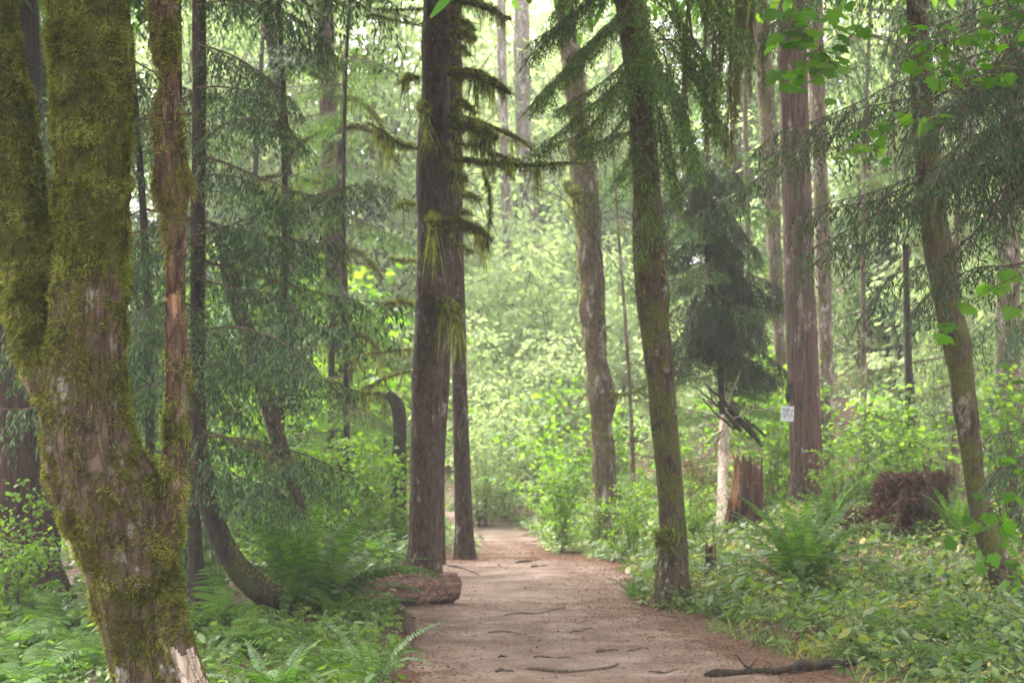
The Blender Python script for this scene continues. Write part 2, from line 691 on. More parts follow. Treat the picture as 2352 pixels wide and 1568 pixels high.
    L.new(ad.outputs[0], bp.inputs['Height'])
    L.new(bp.outputs[0], p.inputs['Normal'])
    o = N.new('ShaderNodeOutputMaterial')
    L.new(p.outputs[0], o.inputs[0])
    return m


def ground_mat(name, stops, scale=3.0, fine=None, bump=.5, fine_amt=.5):
    m, N, L = new_mat(name)
    tc = N.new('ShaderNodeTexCoord')
    n1 = N.new('ShaderNodeTexNoise')
    n1.inputs['Scale'].default_value = scale
    n1.inputs['Detail'].default_value = 7
    n1.inputs['Roughness'].default_value = .62
    L.new(tc.outputs['Object'], n1.inputs['Vector'])
    r1 = ramp(N, stops)
    L.new(n1.outputs[0], r1.inputs[0])
    n2 = N.new('ShaderNodeTexNoise')
    n2.inputs['Scale'].default_value = 55
    n2.inputs['Detail'].default_value = 5
    n2.inputs['Roughness'].default_value = .8
    L.new(tc.outputs['Object'], n2.inputs['Vector'])
    r2 = ramp(N, fine or [(.36, (.45, .4, .36)), (.5, (1, 1, 1)), (.68, (1.25, 1.2, 1.15))])
    L.new(n2.outputs[0], r2.inputs[0])
    x = N.new('ShaderNodeMix')
    x.data_type = 'RGBA'
    x.blend_type = 'MULTIPLY'
    x.inputs[0].default_value = fine_amt
    L.new(r1.outputs[0], x.inputs[6])
    L.new(r2.outputs[0], x.inputs[7])
    p = N.new('ShaderNodeBsdfPrincipled')
    p.inputs['Roughness'].default_value = .95
    p.inputs['Specular IOR Level'].default_value = .15
    L.new(x.outputs[2], p.inputs['Base Color'])
    bp = N.new('ShaderNodeBump')
    bp.inputs['Strength'].default_value = bump
    bp.inputs['Distance'].default_value = .02
    ad = N.new('ShaderNodeMath')
    ad.operation = 'MULTIPLY_ADD'
    ad.inputs[1].default_value = .5
    L.new(n2.outputs[0], ad.inputs[0])
    L.new(n1.outputs[0], ad.inputs[2])
    L.new(ad.outputs[0], bp.inputs['Height'])
    L.new(bp.outputs[0], p.inputs['Normal'])
    o = N.new('ShaderNodeOutputMaterial')
    L.new(p.outputs[0], o.inputs[0])
    return m


M = {}
M['moss'] = leaf_mat('moss fibre', [(.2, (.020, .022, .007)), (.42, (.085, .102, .018)), (.62, (.19, .215, .036)), (.85, (.36, .37, .11))], .35, .8, (1.1, 1.1, .7), .1, 11.0, .5)
M['moss_brown'] = leaf_mat('brown moss fibre', [(.0, (.045, .030, .014)), (.4, (.10, .070, .024)), (.75, (.13, .105, .03)), (1, (.20, .16, .06))], .3, .85, (1.1, 1.05, .7), .1, 3.0, .5)
M['moss_hang'] = leaf_mat('hanging moss', [(.0, (.05, .045, .02)), (.5, (.11, .10, .04)), (1, (.17, .16, .07))], .3, .85, (1.1, 1.05, .7), .1, 1.5, .3)
M['maple_bark'] = bark_mat('maple bark', (.030, .019, .013), (.135, .095, .070), (.050, .046, .013), .45, 10, .25, .9, .16, (.40, .41, .37), None, .014)
M['snag_bark'] = bark_mat('snag bark', (.055, .035, .025), (.21, .15, .11), (.10, .095, .03), .45, 8, .25, .8, .25, (.42, .36, .32))
M['mossy_bark'] = bark_mat('mossy dark bark', (.022, .015, .010), (.095, .068, .046), (.075, .076, .018), .52, 9, .25, .9, .10, (.34, .30, .25))
M['stem_bark'] = bark_mat('reddish stem bark', (.030, .018, .014), (.125, .072, .052), (.07, .065, .018), .4, 10, .3, .9, .2, (.26, .21, .17))
M['fir_bark'] = bark_mat('fir bark', (.022, .014, .011), (.092, .060, .043), (.060, .058, .018), .30, 11, .32, .7, .12, (.28, .24, .22))
M['cedar_bark'] = bark_mat('cedar bark', (.050, .031, .026), (.17, .11, .092), (.06, .055, .02), .14, 11, .06, .7, .16, (.33, .28, .26), (.115, .060, .046))
M['dark_bark'] = bark_mat('dark bark', (.016, .011, .009), (.055, .038, .029), (.055, .055, .016), .4, 8, .15, .6)
M['redcedar_bark'] = bark_mat('red cedar bark', (.020, .011, .009), (.070, .036, .028), (.04, .04, .015), .1, 8, .04, .8)
M['hazed_bark'] = bark_mat('hazed far bark', (.10, .07, .055), (.26, .20, .17), (.15, .12, .05), .4, 4, .2, .4, .3, (.45, .42, .38))  # haze put into the bark colour so far trunks look misty
M['wood_pale'] = bark_mat('peeled pale wood', (.30, .22, .16), (.62, .50, .40), (.22, .19, .08), .25, 9, .05, .4)
M['wood_orange'] = bark_mat('fresh broken wood', (.17, .075, .035), (.36, .19, .10), (.1, .09, .03), .0, 14, .05, .6)
M['wound'] = bark_mat('fresh wound wood', (.17, .085, .05), (.34, .20, .125), (.1, .09, .03), .0, 14, .05, .4)
M['moss_pale'] = leaf_mat('pale hanging moss', [(.1, (.07, .06, .025)), (.5, (.17, .15, .06)), (.9, (.30, .26, .12))], .4, .85, (1.1, 1.05, .7), .1, 9, .4)
M['wood_red'] = bark_mat('rotten red wood', (.026, .015, .012), (.135, .072, .052), (.05, .05, .02), .08, 14, .05, .9, 0, (.3, .3, .3), None, .02)
M['log'] = bark_mat('bare log wood', (.055, .030, .022), (.24, .145, .105), (.06, .05, .02), .1, 10, 1.0, .7, sx=.08)
M['twig'] = bark_mat('twig bark', (.045, .03, .022), (.13, .09, .065), (.09, .085, .03), .2, 20, .3, .3)
M['twig_pale'] = bark_mat('dry pale twig', (.16, .11, .08), (.34, .25, .19), (.18, .15, .05), .35, 20, .3, .3)
M['cedar_leaf'] = leaf_mat('cedar leaf', [(.05, (.010, .026, .012)), (.42, (.028, .062, .026)), (.72, (.072, .130, .050)), (.95, (.17, .26, .09))], .22, .6, (.95, 1.2, .5), .10, 1.0, .35)
M['cedar_near'] = leaf_mat('near cedar leaf', [(0, (.012, .034, .016)), (.6, (.028, .066, .030)), (.9, (.05, .11, .035)), (1, (.09, .19, .04))], .25, .6, (.9, 1.2, .5), .2, 1.0, .35)
M['hemlock_leaf'] = leaf_mat('hemlock leaf', [(.05, (.016, .042, .010)), (.45, (.046, .105, .020)), (.75, (.11, .20, .034)), (.95, (.21, .32, .045))], .3, .6, (1, 1.2, .5), .12, 1.3, .4)
M['maple_leaf'] = leaf_mat('maple leaf', [(0, (.026, .074, .010)), (.5, (.052, .128, .016)), (1, (.10, .20, .024))], .6, .5, (1.1, 1.25, .45), .25, 1.5, .3)
M['vine_leaf'] = leaf_mat('vine maple leaf', [(0, (.040, .090, .014)), (.5, (.095, .180, .022)), (1, (.22, .32, .040))], .55, .5, (1.2, 1.25, .45), .3, .5, .45)
M['hazed_leaf'] = leaf_mat('hazed clearing leaf', [(0, (.14, .18, .095)), (.5, (.25, .31, .15)), (1, (.38, .44, .22))], .55, .6, (1.05, 1.1, .75), .3, .35, .5)  # mist painted into the leaf colour: tones bleached to look hazed
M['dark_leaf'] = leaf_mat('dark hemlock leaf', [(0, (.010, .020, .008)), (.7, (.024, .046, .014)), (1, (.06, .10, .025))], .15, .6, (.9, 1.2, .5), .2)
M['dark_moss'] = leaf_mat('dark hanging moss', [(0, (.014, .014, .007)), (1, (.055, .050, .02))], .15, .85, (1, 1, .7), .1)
M['fern'] = leaf_mat('sword fern', [(0, (.022, .052, .010)), (.5, (.052, .108, .016)), (1, (.11, .185, .028))], .4, .6, (1.05, 1.25, .5), .15, 2, .3)
M['fern_light'] = leaf_mat('lady fern', [(0, (.026, .070, .010)), (.5, (.060, .125, .016)), (1, (.11, .19, .026))], .4, .6, (1.1, 1.25, .5), .12, 2, .3)
M['herb'] = leaf_mat('ground herb leaf', [(.1, (.025, .055, .015)), (.40, (.075, .135, .035)), (.60, (.14, .205, .06)), (.74, (.26, .27, .08)), (.84, (.38, .30, .10)), (.95, (.42, .27, .13))], .35, .5, (1.1, 1.2, .5), .25, 1.6, .5)
M['herb_left'] = leaf_mat('woodland herb leaf', [(0, (.045, .095, .016)), (.5, (.10, .175, .025)), (1, (.19, .28, .045))], .45, .45, (1.1, 1.2, .5), .5, 1.0, .3)
M['dead_needles'] = leaf_mat('dead needles', [(0, (.14, .05, .03)), (1, (.32, .13, .08))], .2, .8, (1, .8, .6), .2)
M['litter'] = leaf_mat('dead leaf', [(0, (.07, .035, .022)), (.5, (.17, .085, .055)), (.85, (.27, .16, .10)), (1, (.46, .32, .18))], .15, .8, (1, .8, .6), .2, .8, .3)
M['floor'] = ground_mat('forest floor', [(.3, (.050, .028, .019)), (.5, (.115, .066, .046)), (.62, (.15, .095, .066)), (.78, (.07, .06, .028))], 2.5)
M['path'] = ground_mat('trodden dirt', [(.30, (.105, .064, .047)), (.45, (.170, .116, .090)), (.56, (.225, .162, .130)), (.72, (.32, .25, .21))], 2.2, [(.38, (.34, .25, .20)), (.47, (.9, .88, .86)), (.55, (1.05, 1.03, 1.0)), (.68, (1.35, 1.28, 1.2))], .8, .9)

M['moss_bed'] = ground_mat('moss bed', [(.35, (.030, .028, .009)), (.5, (.065, .065, .016)), (.65, (.10, .105, .022))], 9, [(.36, (.4, .4, .3)), (.55, (1, 1, 1)), (.7, (1.4, 1.4, 1.2))], 1.0, .9)
M['shred'] = leaf_mat('shredded rotten wood', [(.1, (.014, .008, .006)), (.5, (.075, .038, .027)), (.9, (.22, .125, .09))], .1, .85, (1, .8, .7), .1, 6, .4)

# ------------------------------------------------------------------ ground and path
def grid_sheet(name, xs, ys, zoff, mat, edge=None):
    X, Y = np.meshgrid(xs, ys)
    if edge is not None:
        X = edge(X, Y)
    Z = gz(X, Y) + zoff
    mb = MB()
    nx, ny = len(xs), len(ys)
    i = np.arange(ny - 1)[:, None] * nx
    j = np.arange(nx - 1)[None]
    mb.add(np.stack([X, Y, Z], -1), np.stack([i + j, i + j + 1, i + nx + j + 1, i + nx + j], -1).reshape(-1, 4))
    return mb.build(name, [mat])


xs = np.concatenate([np.linspace(-70, -9, 40), np.linspace(-8.8, 8.8, 160), np.linspace(9, 70, 40)])
ys = np.concatenate([np.linspace(-8, 7, 16), np.linspace(7.2, 34, 200), np.linspace(34.5, 120, 80)])
tag(grid_sheet('ground', xs, ys, 0, M['floor']), 'dark forest floor of brown litter and moss', kind='structure')

PY = [5, 9, 11.6, 14, 16.4, 20, 21.7, 24, 27, 30, 34, 38]
PLX = [-.75, -.72, -.62, -.80, -1.0, -1.15, -.85, -.50, -.52, -.60, -1.1, -2.0]
PRX = [2.3, 2.1, 1.70, 1.35, 1.05, 1.20, 1.0, .45, .28, .42, .1, -.6]


def path_edge(X, Y):
    l = np.interp(Y, PY, PLX) + .16 * (fbm(np.stack([Y * 1.7, 0 * Y, 0 * Y], -1), 11) - .5) * 2 + .12 * (fbm(np.stack([Y * 14, 0 * Y, 0 * Y], -1), 13, 4) - .5)
    r = np.interp(Y, PY, PRX) + .20 * (fbm(np.stack([Y * 1.7, 0 * Y + 5, 0 * Y], -1), 12) - .5) * 2 + .22 * (fbm(np.stack([Y * 12, 0 * Y + 5, 0 * Y], -1), 14, 4) - .5)
    return l + (r - l) * X


tag(grid_sheet('path', np.linspace(0, 1, 50), np.linspace(5, 38, 420), .006, M['path'], path_edge), 'trodden pinkish brown dirt path', kind='structure')


def on_path(x, y, m=0.0):
    l = np.interp(y, PY, PLX) - m
    r = np.interp(y, PY, PRX) + m
    return (x > l) & (x < r)


# ------------------------------------------------------------------ trunks
def edge_curve(rows, d, n=60, top=0.0, top_r=.6, bottom=None):
    """rows of (y, x_left, x_right) in the photo from top to bottom -> centre curve and radius, bottom to top"""
    rows = rows[::-1]
    dd = [d] * len(rows) if np.isscalar(d) else list(d)[::-1]
    C = np.array([P((a + b) / 2, y, q) for (y, a, b), q in zip(rows, dd)])
    r = np.array([(b - a) / 2 * K * q / F for (y, a, b), q in zip(rows, dd)])
    if bottom is not None and C[0, 2] > bottom:
        e = C[0] + (C[0] - C[1]) * .0
        s = (C[0] - C[1]) / max(C[1, 2] - C[0, 2], .05)
        e = C[0] + s * (C[0, 2] - bottom) * -1 * -1
        e[2] = bottom
        C = np.vstack([e, C])
        r = np.concatenate([[r[0] * 1.12], r])
    if top:
        s = nrm(C[-1] - C[-2])
        s = nrm(s + np.array([0, 0, .8]))
        C = np.vstack([C, C[-1] + s * top * .5, C[-1] + s * top])
        r = np.concatenate([r, [r[-1] * (1 + top_r) / 2, r[-1] * top_r]])
    Q = catmull(np.column_stack([C, r]), n)
    return Q[:, :3], np.maximum(Q[:, 3], .005)


def base_of(C):
    return (float(C[0, 0]), float(C[0, 1]), float(C[0, 2]))


def moss_part(parent, G, C, n, seed, mask, mat='moss', **k):
    mb = MB()
    moss_coat(mb, G, C, n, np.random.RandomState(seed), mask, **k)
    return mb.build('moss', [M[mat]], parent)


def flarefn(z0, h=.5, a=.35, k=5, seed=0):
    def f(G, th):
        t = np.clip(1 - (G[..., 2] - z0) / h, 0, 1) ** 2
        return 1 + a * t * (.7 + .5 * np.sin(th * k + seed))
    return f


# --- the big mossy maple at left, about seven metres away
D1 = 7.0
rowsA = [(0, 105, 290), (100, 106, 304), (200, 108, 308), (300, 110, 310), (400, 114, 306), (500, 118, 304), (600, 116, 300),
         (700, 112, 298), (800, 100, 296), (900, 85, 298), (1000, 80, 318), (1080, 92, 345), (1150, 125, 392), (1250, 165, 418),
         (1350, 195, 430), (1450, 225, 445), (1568, 255, 482), (1750, 280, 560), (1950, 270, 640)]
rowsB = [(0, -95, 42), (100, -85, 52), (200, -75, 70), (300, -60, 92), (400, -45, 108), (500, -30, 122), (600, -12, 128), (700, 0, 132),
         (800, 22, 140), (900, 62, 165), (1000, 105, 230)]
rowsC = [(0, 330, 415), (100, 348, 413), (200, 362, 416), (300, 352, 426), (340, 345, 434), (400, 348, 440), (450, 362, 438), (500, 376, 432), (600, 380, 428),
         (700, 380, 426), (770, 379, 430), (850, 380, 438), (920, 378, 436), (1000, 372, 432), (1080, 370, 430), (1150, 366, 428), (1250, 335, 425)]
CA, rA = edge_curve(rowsA, D1, 300, 1.5, .8)
rA = rA - .014
maple = thing('mossy_maple_tree', 'big moss-covered maple leaning left with three stems, nearest trunk in the wood', 'tree', (float(CA[0, 0]), D1, -.1))


def matA(c):
    x, y = to_px(c)
    e = (vnoise(np.stack([x * .05, y * .012, 0 * x], -1), 8) - .5) * 40
    m = np.zeros(len(c), int)
    m[(y + e * 6 < 640)] = 2
    m[(x > 398 + (y - 1500) * .25 + e * .5) & (x < 448 + (y - 1500) * .6) & (y > 1492 + e) & (c[:, 1] < D1)] = 1
    return m


mb = MB()
GA, _ = tube(mb, CA, rA, 110, 0, .10, .10, 1, lump=.07, lfreq=3.0, ridges=16, matfn=matA)
tA = mb.build('trunk', [M['maple_bark'], M['wood_pale'], M['moss_bed']], maple)


def maskA(p, N):
    x, y = to_px(p)
    face = -N[:, 1]
    n = fbm(p * 5.0, 40, 3)
    full = sstep(800, 620, y + 260 * (n - .5))
    bare = np.exp(-((x - (222 + (y - 800) * .03)) / 44.0) ** 2) * sstep(500, 680, y) * sstep(1130, 950, y) * sstep(.1, .5, face)
    low = sstep(900, 1150, y) * .75 * sstep(.38, .52, n)
    side = sstep(.75, .45, face) * .85
    m = np.maximum(np.maximum(full, low), np.maximum(side, .35 + .6 * sstep(.44, .52, n)))
    m = m * (1 - .93 * bare)
    m[(x > 398) & (x < 500) & (y > 1480) & (x > 398 + (y - 1480) * .2)] *= .08
    return m


moss_part(tA, GA, CA, 380000, 1, maskA, 'moss', L=(.009, .026), w=.0025)
moss_part(tA, GA, CA, 170000, 21, lambda p, N: np.maximum(maskA(p, N) * sstep(620, 900, to_px(p)[1]), .2 * sstep(500, 700, to_px(p)[1])) + .08, 'moss_brown', L=(.009, .024), w=.0025)
CB, rB = edge_curve(rowsB, [D1 + .12] * 8 + [D1 + .06, D1, D1], 150, 1.2, .8)
rB = rB - .012
mb = MB()
GB, _ = tube(mb, CB, rB, 80, 0, .10, .08, 2, lump=.06, lfreq=3, ridges=12, matfn=lambda c: np.where(to_px(c)[1] + 200 * (vnoise(c * 5, 8) - .5) < 800, 1, 0))
sB = mb.build('stem', [M['maple_bark'], M['moss_bed']], maple)


def maskB(p, N):
    x, y = to_px(p)
    n = fbm(p * 5.0, 43, 3)
    return np.clip(sstep(1000, 650, y + 240 * (n - .5)) + .45 * (n > .5), 0, 1)


moss_part(sB, GB, CB, 190000, 2, maskB, 'moss', L=(.009, .026), w=.0025)
moss_part(sB, GB, CB, 14000, 22, lambda p, N: .6 * sstep(600, 850, to_px(p)[1]), 'moss_brown', L=(.014, .036), w=.0028)
CC, rC = edge_curve(rowsC, [D1 - .02] * 14 + [D1 - .04] * 3, 220, 1.2, .8)
rC = rC * (1 - .12 * (to_px(CC)[1] < 520))


def matC(c):
    x, y = to_px(c)
    e = (vnoise(np.stack([x * .1, y * .06, 0 * x], -1), 4) - .5) * 9
    m = np.zeros(len(c), int)
    m[(x > 383 + (y - 700) * .1 + e) & (x < 412 + e) & (y > 672 - (x - 400) * .5) & (y < 726 - np.abs(x - 400) * 1.2) & (c[:, 1] < D1)] = 1
    return m


mb = MB()
GC, _ = tube(mb, CC, rC, 80, 0, .13, .12, 3, lump=.12, lfreq=7, ridges=8, matfn=matC)
sC = mb.build('stem', [M['stem_bark'], M['wound']], maple)
tag(sC, 'thin right-hand stem with a fresh orange wound')


def maskC(p, N):
    x, y = to_px(p)
    n = fbm(p * 7.0, 47, 3)
    up = sstep(640, 420, y + 150 * (n - .5)) * np.where(N[:, 0] < -.15, 1, .12 + .8 * (n > .52))
    bulge = np.exp(-((y - 385) / 55.0) ** 2)
    topm = sstep(190, 120, y)
    gap = 1 - .9 * np.exp(-((y - 255) / 55.0) ** 2) * (N[:, 0] > -.45)
    low = sstep(720, 1000, y) * .75 * sstep(.4, .5, n)
    return np.clip(np.maximum.reduce([up * gap, bulge, topm * .9, low, 0 * y + .05]), 0, 1)


moss_part(sC, GC, CC, 80000, 3, maskC, 'moss', L=(.010, .028), w=.0026)
moss_part(sC, GC, CC, 45000, 23, lambda p, N: np.where((N[:, 0] < -.1) & (to_px(p)[1] < 560), .9, .02) + np.exp(-((to_px(p)[1] - 385) / 45.0) ** 2) * .7, 'moss_pale', L=(.012, .042), w=.0026, out=.4, droop=1.2, seg=3)


def shade_crown_mesh(name, centres, n, size, mats, seed):
    rng = rs_(seed)
    mb = MB()
    for (cx, cy, cz, rx, ry, rz_, roots) in centres:
        for k in range(roots[1]):
            a = rng.uniform(0, 6.28)
            e = np.array([cx + math.cos(a) * rx * rng.uniform(.4, 1), cy + math.sin(a) * ry * rng.uniform(.4, 1), cz + rng.normal() * rz_ * .5])
            r0 = np.array(roots[0])
            m_ = (r0 + e) / 2 + [0, 0, .4]
            C = catmull(np.array([r0, m_, e]), 12)
            tube(mb, C, np.linspace(.05, .01, 12), 6, 1, cap=False)
            t = 1 - rng.rand(n) ** 1.5 * .7
            f = t * 10.99
            i = f.astype(int)
            b = C[i] + (C[i + 1] - C[i]) * (f - i)[:, None] + rng.normal(size=(n, 3)) * np.array([.45, .45, .12])
            dv = nrm(rng.normal(size=(n, 3)) * [1, 1, .3])
            tmpl(mb, MAPLE, b, dv, nrm(np.array([0, 0, 1.0]) + rng.normal(size=(n, 3)) * .35), size * rng.uniform(.6, 1.2, n), 0)
    return mb


rs_ = np.random.RandomState
shade_crown_mesh('crown', [(-1.6, 6.3, 6.2, 3.2, 3.0, .8, ((CA[-1, 0], CA[-1, 1], CA[-1, 2] - .1), 26))], 110, .17, None, 71).build('crown', [M['maple_leaf'], M['maple_bark']], maple)  # unseen maple crown added overhead to darken the foreground


TOPS = []


def simple_trunk(name, label, rows, d, bark, seed, n=110, sides=28, top=2.0, ridge=.06, lump=.05, lfreq=2.0, rough=.06, flare=.3, moss=None, cat='tree', bottom=True, group=None, top_r=.7, zs=.25, fk=5):
    b = float(gz(*P((rows[-1][1] + rows[-1][2]) / 2, rows[-1][0], d if np.isscalar(d) else d[-1])[:2])) - .06 if bottom else None
    if top:
        top = 9.0
        top_r = .45
    C, r = edge_curve(rows, d, n + (40 if top else 0), top, top_r, b)
    t = thing(name, label, cat, base_of(C), group)
    mb = MB()
    G, _ = tube(mb, C, r, sides, 0, rough, ridge, seed, lump=lump, lfreq=lfreq, ridges=9, flare=flarefn(C[0, 2], .55, flare, fk, seed) if flare else None, zs=zs)
    tr = mb.build('trunk', [M[bark]], t)
    if top:
        TOPS.append((t, C))
    if moss:
        nn, mask, mname, kw = moss
        moss_part(tr, G, C, nn, seed, mask, mname, **kw)
    return t, tr, G, C, r


def patchy(thr, scale=3.0, left=0.0, lo=.05, seed=60):
    def f(p, N):
        n = fbm(p * scale, seed, 3)
        return np.clip(sstep(thr - .05, thr + .05, n + left * -N[:, 0]) + lo, 0, 1)
    return f


MK = dict(L=(.02, .05), w=.006, seg=2)
# main dark trunk left of the path and its two companions
fir, fir_tr, GF, CF, rF = simple_trunk('fir_tree', 'thick dark brown fir trunk beside the log, with mossy stub branches on its upper part',
    [(0, 970, 1036), (100, 967, 1035), (250, 966, 1034), (330, 956, 1032), (450, 956, 1030), (560, 958, 1030), (700, 950, 1028), (850, 944, 1020), (1000, 942, 1014), (1150, 940, 1010), (1250, 936, 1010), (1318, 930, 1014)],
    20.0, 'fir_bark', 11, 200, 44, 5, .10, .06, 2.5, .07, .22, (5000, patchy(.56, 2.0, .15, .03), 'moss_hang', MK))
fir2, f2tr, _, _, _ = simple_trunk('fir_tree', 'slim fir trunk half hidden close behind the thick dark trunk',
    [(0, 1024, 1060), (300, 1020, 1060), (500, 1016, 1048), (700, 1008, 1040), (900, 1000, 1032), (1100, 998, 1022), (1285, 996, 1024)],
    21.2, 'fir_bark', 12, 120, 24, 5, .08, .05, 2.5, .07, .2, (2500, patchy(.5, 2.0, .2, .1), 'moss_hang', MK))
fir3, _, _, _, _ = simple_trunk('fir_tree', 'straight slender fir trunk at the path bend, mossy at its foot',
    [(0, 1036, 1062), (300, 1036, 1064), (500, 1036, 1064), (700, 1036, 1070), (900, 1038, 1074), (1100, 1042, 1082), (1275, 1044, 1092)],
    22.5, 'fir_bark', 13, 150, 32, 5, .10, .03, 2.5, .06, .35, (1500, lambda p, N: sstep(.7, .0, p[:, 2]) * .9, 'moss', dict(L=(.01, .03), w=.006)))
# snag with burls right of the path
snag, snag_tr, _, _, _ = simple_trunk('burled_maple_tree', 'pale mossy trunk with two swollen burls standing behind the path-side shrubs',
    [(0, 1268, 1318), (120, 1285, 1335), (250, 1300, 1350), (400, 1308, 1372), (500, 1322, 1380), (600, 1330, 1384), (660, 1334, 1386), (710, 1326, 1394), (760, 1336, 1392), (840, 1348, 1398), (890, 1342, 1412), (930, 1346, 1416), (970, 1354, 1408), (1050, 1360, 1416), (1130, 1364, 1420), (1175, 1362, 1424)],
    26.0, 'snag_bark', 14, 190, 40, 6, .14, .20, 3.2, .14, .2, (30000, patchy(.46, 2.2, .18, .08), 'moss', dict(L=(.02, .06), w=.007)))
# mossy hemlock right of the path
hem, hem_tr, GH, CH, rH = simple_trunk('mossy_hemlock_tree', 'mossy trunk at the right edge of the path with a dark swollen mossy foot',
    [(-120, 1400, 1466), (0, 1412, 1478), (150, 1432, 1494), (300, 1446, 1506), (450, 1452, 1522), (560, 1452, 1534), (650, 1454, 1536), (760, 1470, 1540), (840, 1478, 1552), (900, 1488, 1552), (1000, 1496, 1560), (1100, 1506, 1568), (1200, 1512, 1578), (1265, 1508, 1584), (1320, 1502, 1586), (1380, 1498, 1592)],
    16.4, 'mossy_bark', 15, 230, 52, 5, .10, .08, 3.0, .10, .1,
    (30000, lambda p, N: np.clip(np.where(N[:, 0] < -.25, .75, .15) * sstep(1150, 500, to_px(p)[1]) + sstep(1230, 1290, to_px(p)[1]) * .9 + sstep(.52, .6, fbm(p * 3, 61, 3)) * .8, 0, 1), 'moss', dict(L=(.012, .04), w=.0045)))
# reddish trunk with the small sign, and the two mossy ones close behind
red, red_tr, GR, CR, rR = simple_trunk('cedar_tree', 'straight reddish brown trunk bearing the small white tag',
    [(0, 1782, 1850), (200, 1788, 1856), (400, 1794, 1864), (600, 1800, 1870), (800, 1806, 1880), (1000, 1812, 1888), (1100, 1812, 1894), (1190, 1806, 1904)],
    24.0, 'cedar_bark', 16, 160, 48, 6, .07, .03, 2, .05, .2)
simple_trunk('mossy_tree', 'blotchy moss-grown trunk just right of and behind the reddish trunk',
    [(0, 1850, 1890), (300, 1862, 1898), (500, 1870, 1906), (700, 1876, 1912), (900, 1880, 1914), (1090, 1884, 1920)],
    29.0, 'snag_bark', 17, 120, 26, 6, .1, .08, 2, .1, .2, (7000, patchy(.45, 2.2, 0, .1), 'moss', dict(L=(.02, .05), w=.009)))
simple_trunk('mossy_tree', 'yellowish mossy trunk just left of and behind the reddish trunk',
    [(0, 1722, 1766), (200, 1736, 1780), (400, 1750, 1790), (600, 1764, 1796), (850, 1780, 1806), (1080, 1790, 1816)],
    31.0, 'snag_bark', 18, 120, 26, 6, .1, .12, 1.6, .1, .2, (9000, patchy(.42, 2.2, 0, .1), 'moss', dict(L=(.02, .06), w=.010)))
# leaning mossy trunk at right
rt, rt_tr, _, _, _ = simple_trunk('leaning_mossy_tree', 'mossy trunk leaning left at the right edge of the view, grey bark showing low down',
    [(0, 2080, 2132), (100, 2084, 2138), (250, 2092, 2146), (400, 2102, 2166), (500, 2112, 2176), (600, 2126, 2194), (700, 2146, 2208), (800, 2166, 2234), (900, 2184, 2242), (1000, 2198, 2252), (1100, 2214, 2262), (1200, 2232, 2284), (1280, 2256, 2318), (1340, 2276, 2350)],
    16.0, 'mossy_bark', 19, 200, 46, 5, .1, .08, 3, .1, .15,
    (13000, lambda p, N: np.clip(sstep(900, 500, to_px(p)[1] + 300 * (fbm(p * 4, 62, 2) - .5)) * .8 * sstep(.42, .55, fbm(p * 5, 66, 2)) + .05 + sstep(.2, .6, N[:, 0]) * .5, 0, 1), 'moss_brown', dict(L=(.012, .04), w=.0045)))
# trunks of the left side
lf, _, _, _, _ = simple_trunk('big_fir_tree', 'dark upright conifer trunk in the hazy stand left of the thick dark trunk',
    [(0, 726, 768), (150, 730, 772), (300, 734, 780), (500, 740, 790), (700, 746, 804), (900, 754, 814), (1040, 752, 822), (1200, 748, 832)],
    29.0, 'fir_bark', 20, 120, 30, 6, .1, .04, 2, .08, .3, (3500, patchy(.55, 1.6, 0, .05), 'moss_hang', dict(L=(.02, .07), w=.010)))
bs, _, _, _, _ = simple_trunk('broken_snag', 'broken-topped snag leaning left among the cedar boughs',
    [(572, 508, 532), (620, 504, 544), (700, 526, 568), (850, 574, 616), (1000, 618, 656), (1150, 664, 700), (1235, 680, 712), (1300, 690, 722)],
    19.0, 'fir_bark', 22, 120, 28, 0, .1, .08, 3, .1, .1, (2500, patchy(.56, 3.0, 0, .04), 'moss_brown', MK), 'snag')
ct, ct_tr, _, _, _ = simple_trunk('curved_mossy_tree', 'dark mossy trunk sweeping in a curve to the ground behind the left sword fern',
    [(-60, 440, 474), (200, 442, 474), (500, 438, 472), (750, 436, 472), (950, 436, 474), (1050, 440, 482), (1150, 456, 500), (1230, 480, 530), (1300, 516, 574), (1345, 556, 622), (1385, 612, 672), (1425, 670, 722)],
    [14.4] * 8 + [14.5, 14.6, 14.8, 15.0], 'dark_bark', 23, 200, 40, 4, .08, .06, 4, .08, 0,
    (34000, lambda p, N: np.clip(sstep(-.1, .5, N[:, 2]) + sstep(.2, .6, N[:, 0]) * .7 + .1, 0, 1), 'moss', dict(L=(.010, .03), w=.0045)), bottom=False)
simple_trunk('shaded_trunk_tree', 'shaded straight trunk between the big maple and the curved mossy trunk',
    [(100, 392, 418), (600, 398, 424), (1000, 414, 442), (1200, 428, 462), (1320, 432, 474), (1385, 430, 500)],
    15.5, 'dark_bark', 24, 120, 28, 4, .08, .04, 3, .08, .4)
simple_trunk('red_cedar_tree', 'broad shaded red-brown cedar trunk seen left of the big maple',
    [(-100, -60, 90), (500, -60, 96), (900, -62, 112), (1100, -70, 126), (1250, -90, 140), (1330, -120, 150)],
    16.5, 'redcedar_bark', 25, 120, 44, 5, .14, .04, 1, .06, .25)
simple_trunk('dark_fir_tree', 'leaning dark trunk against the white sky gap at upper left',
    [(-50, 596, 622), (100, 610, 640), (250, 636, 660), (420, 650, 672), (650, 655, 680), (900, 660, 690), (1200, 664, 700)],
    26.0, 'dark_bark', 26, 100, 20, 5, .06, .05, 2, .06, .3, (2500, patchy(.5, 2, 0, .1), 'moss_hang', dict(L=(.03, .1), w=.01)))
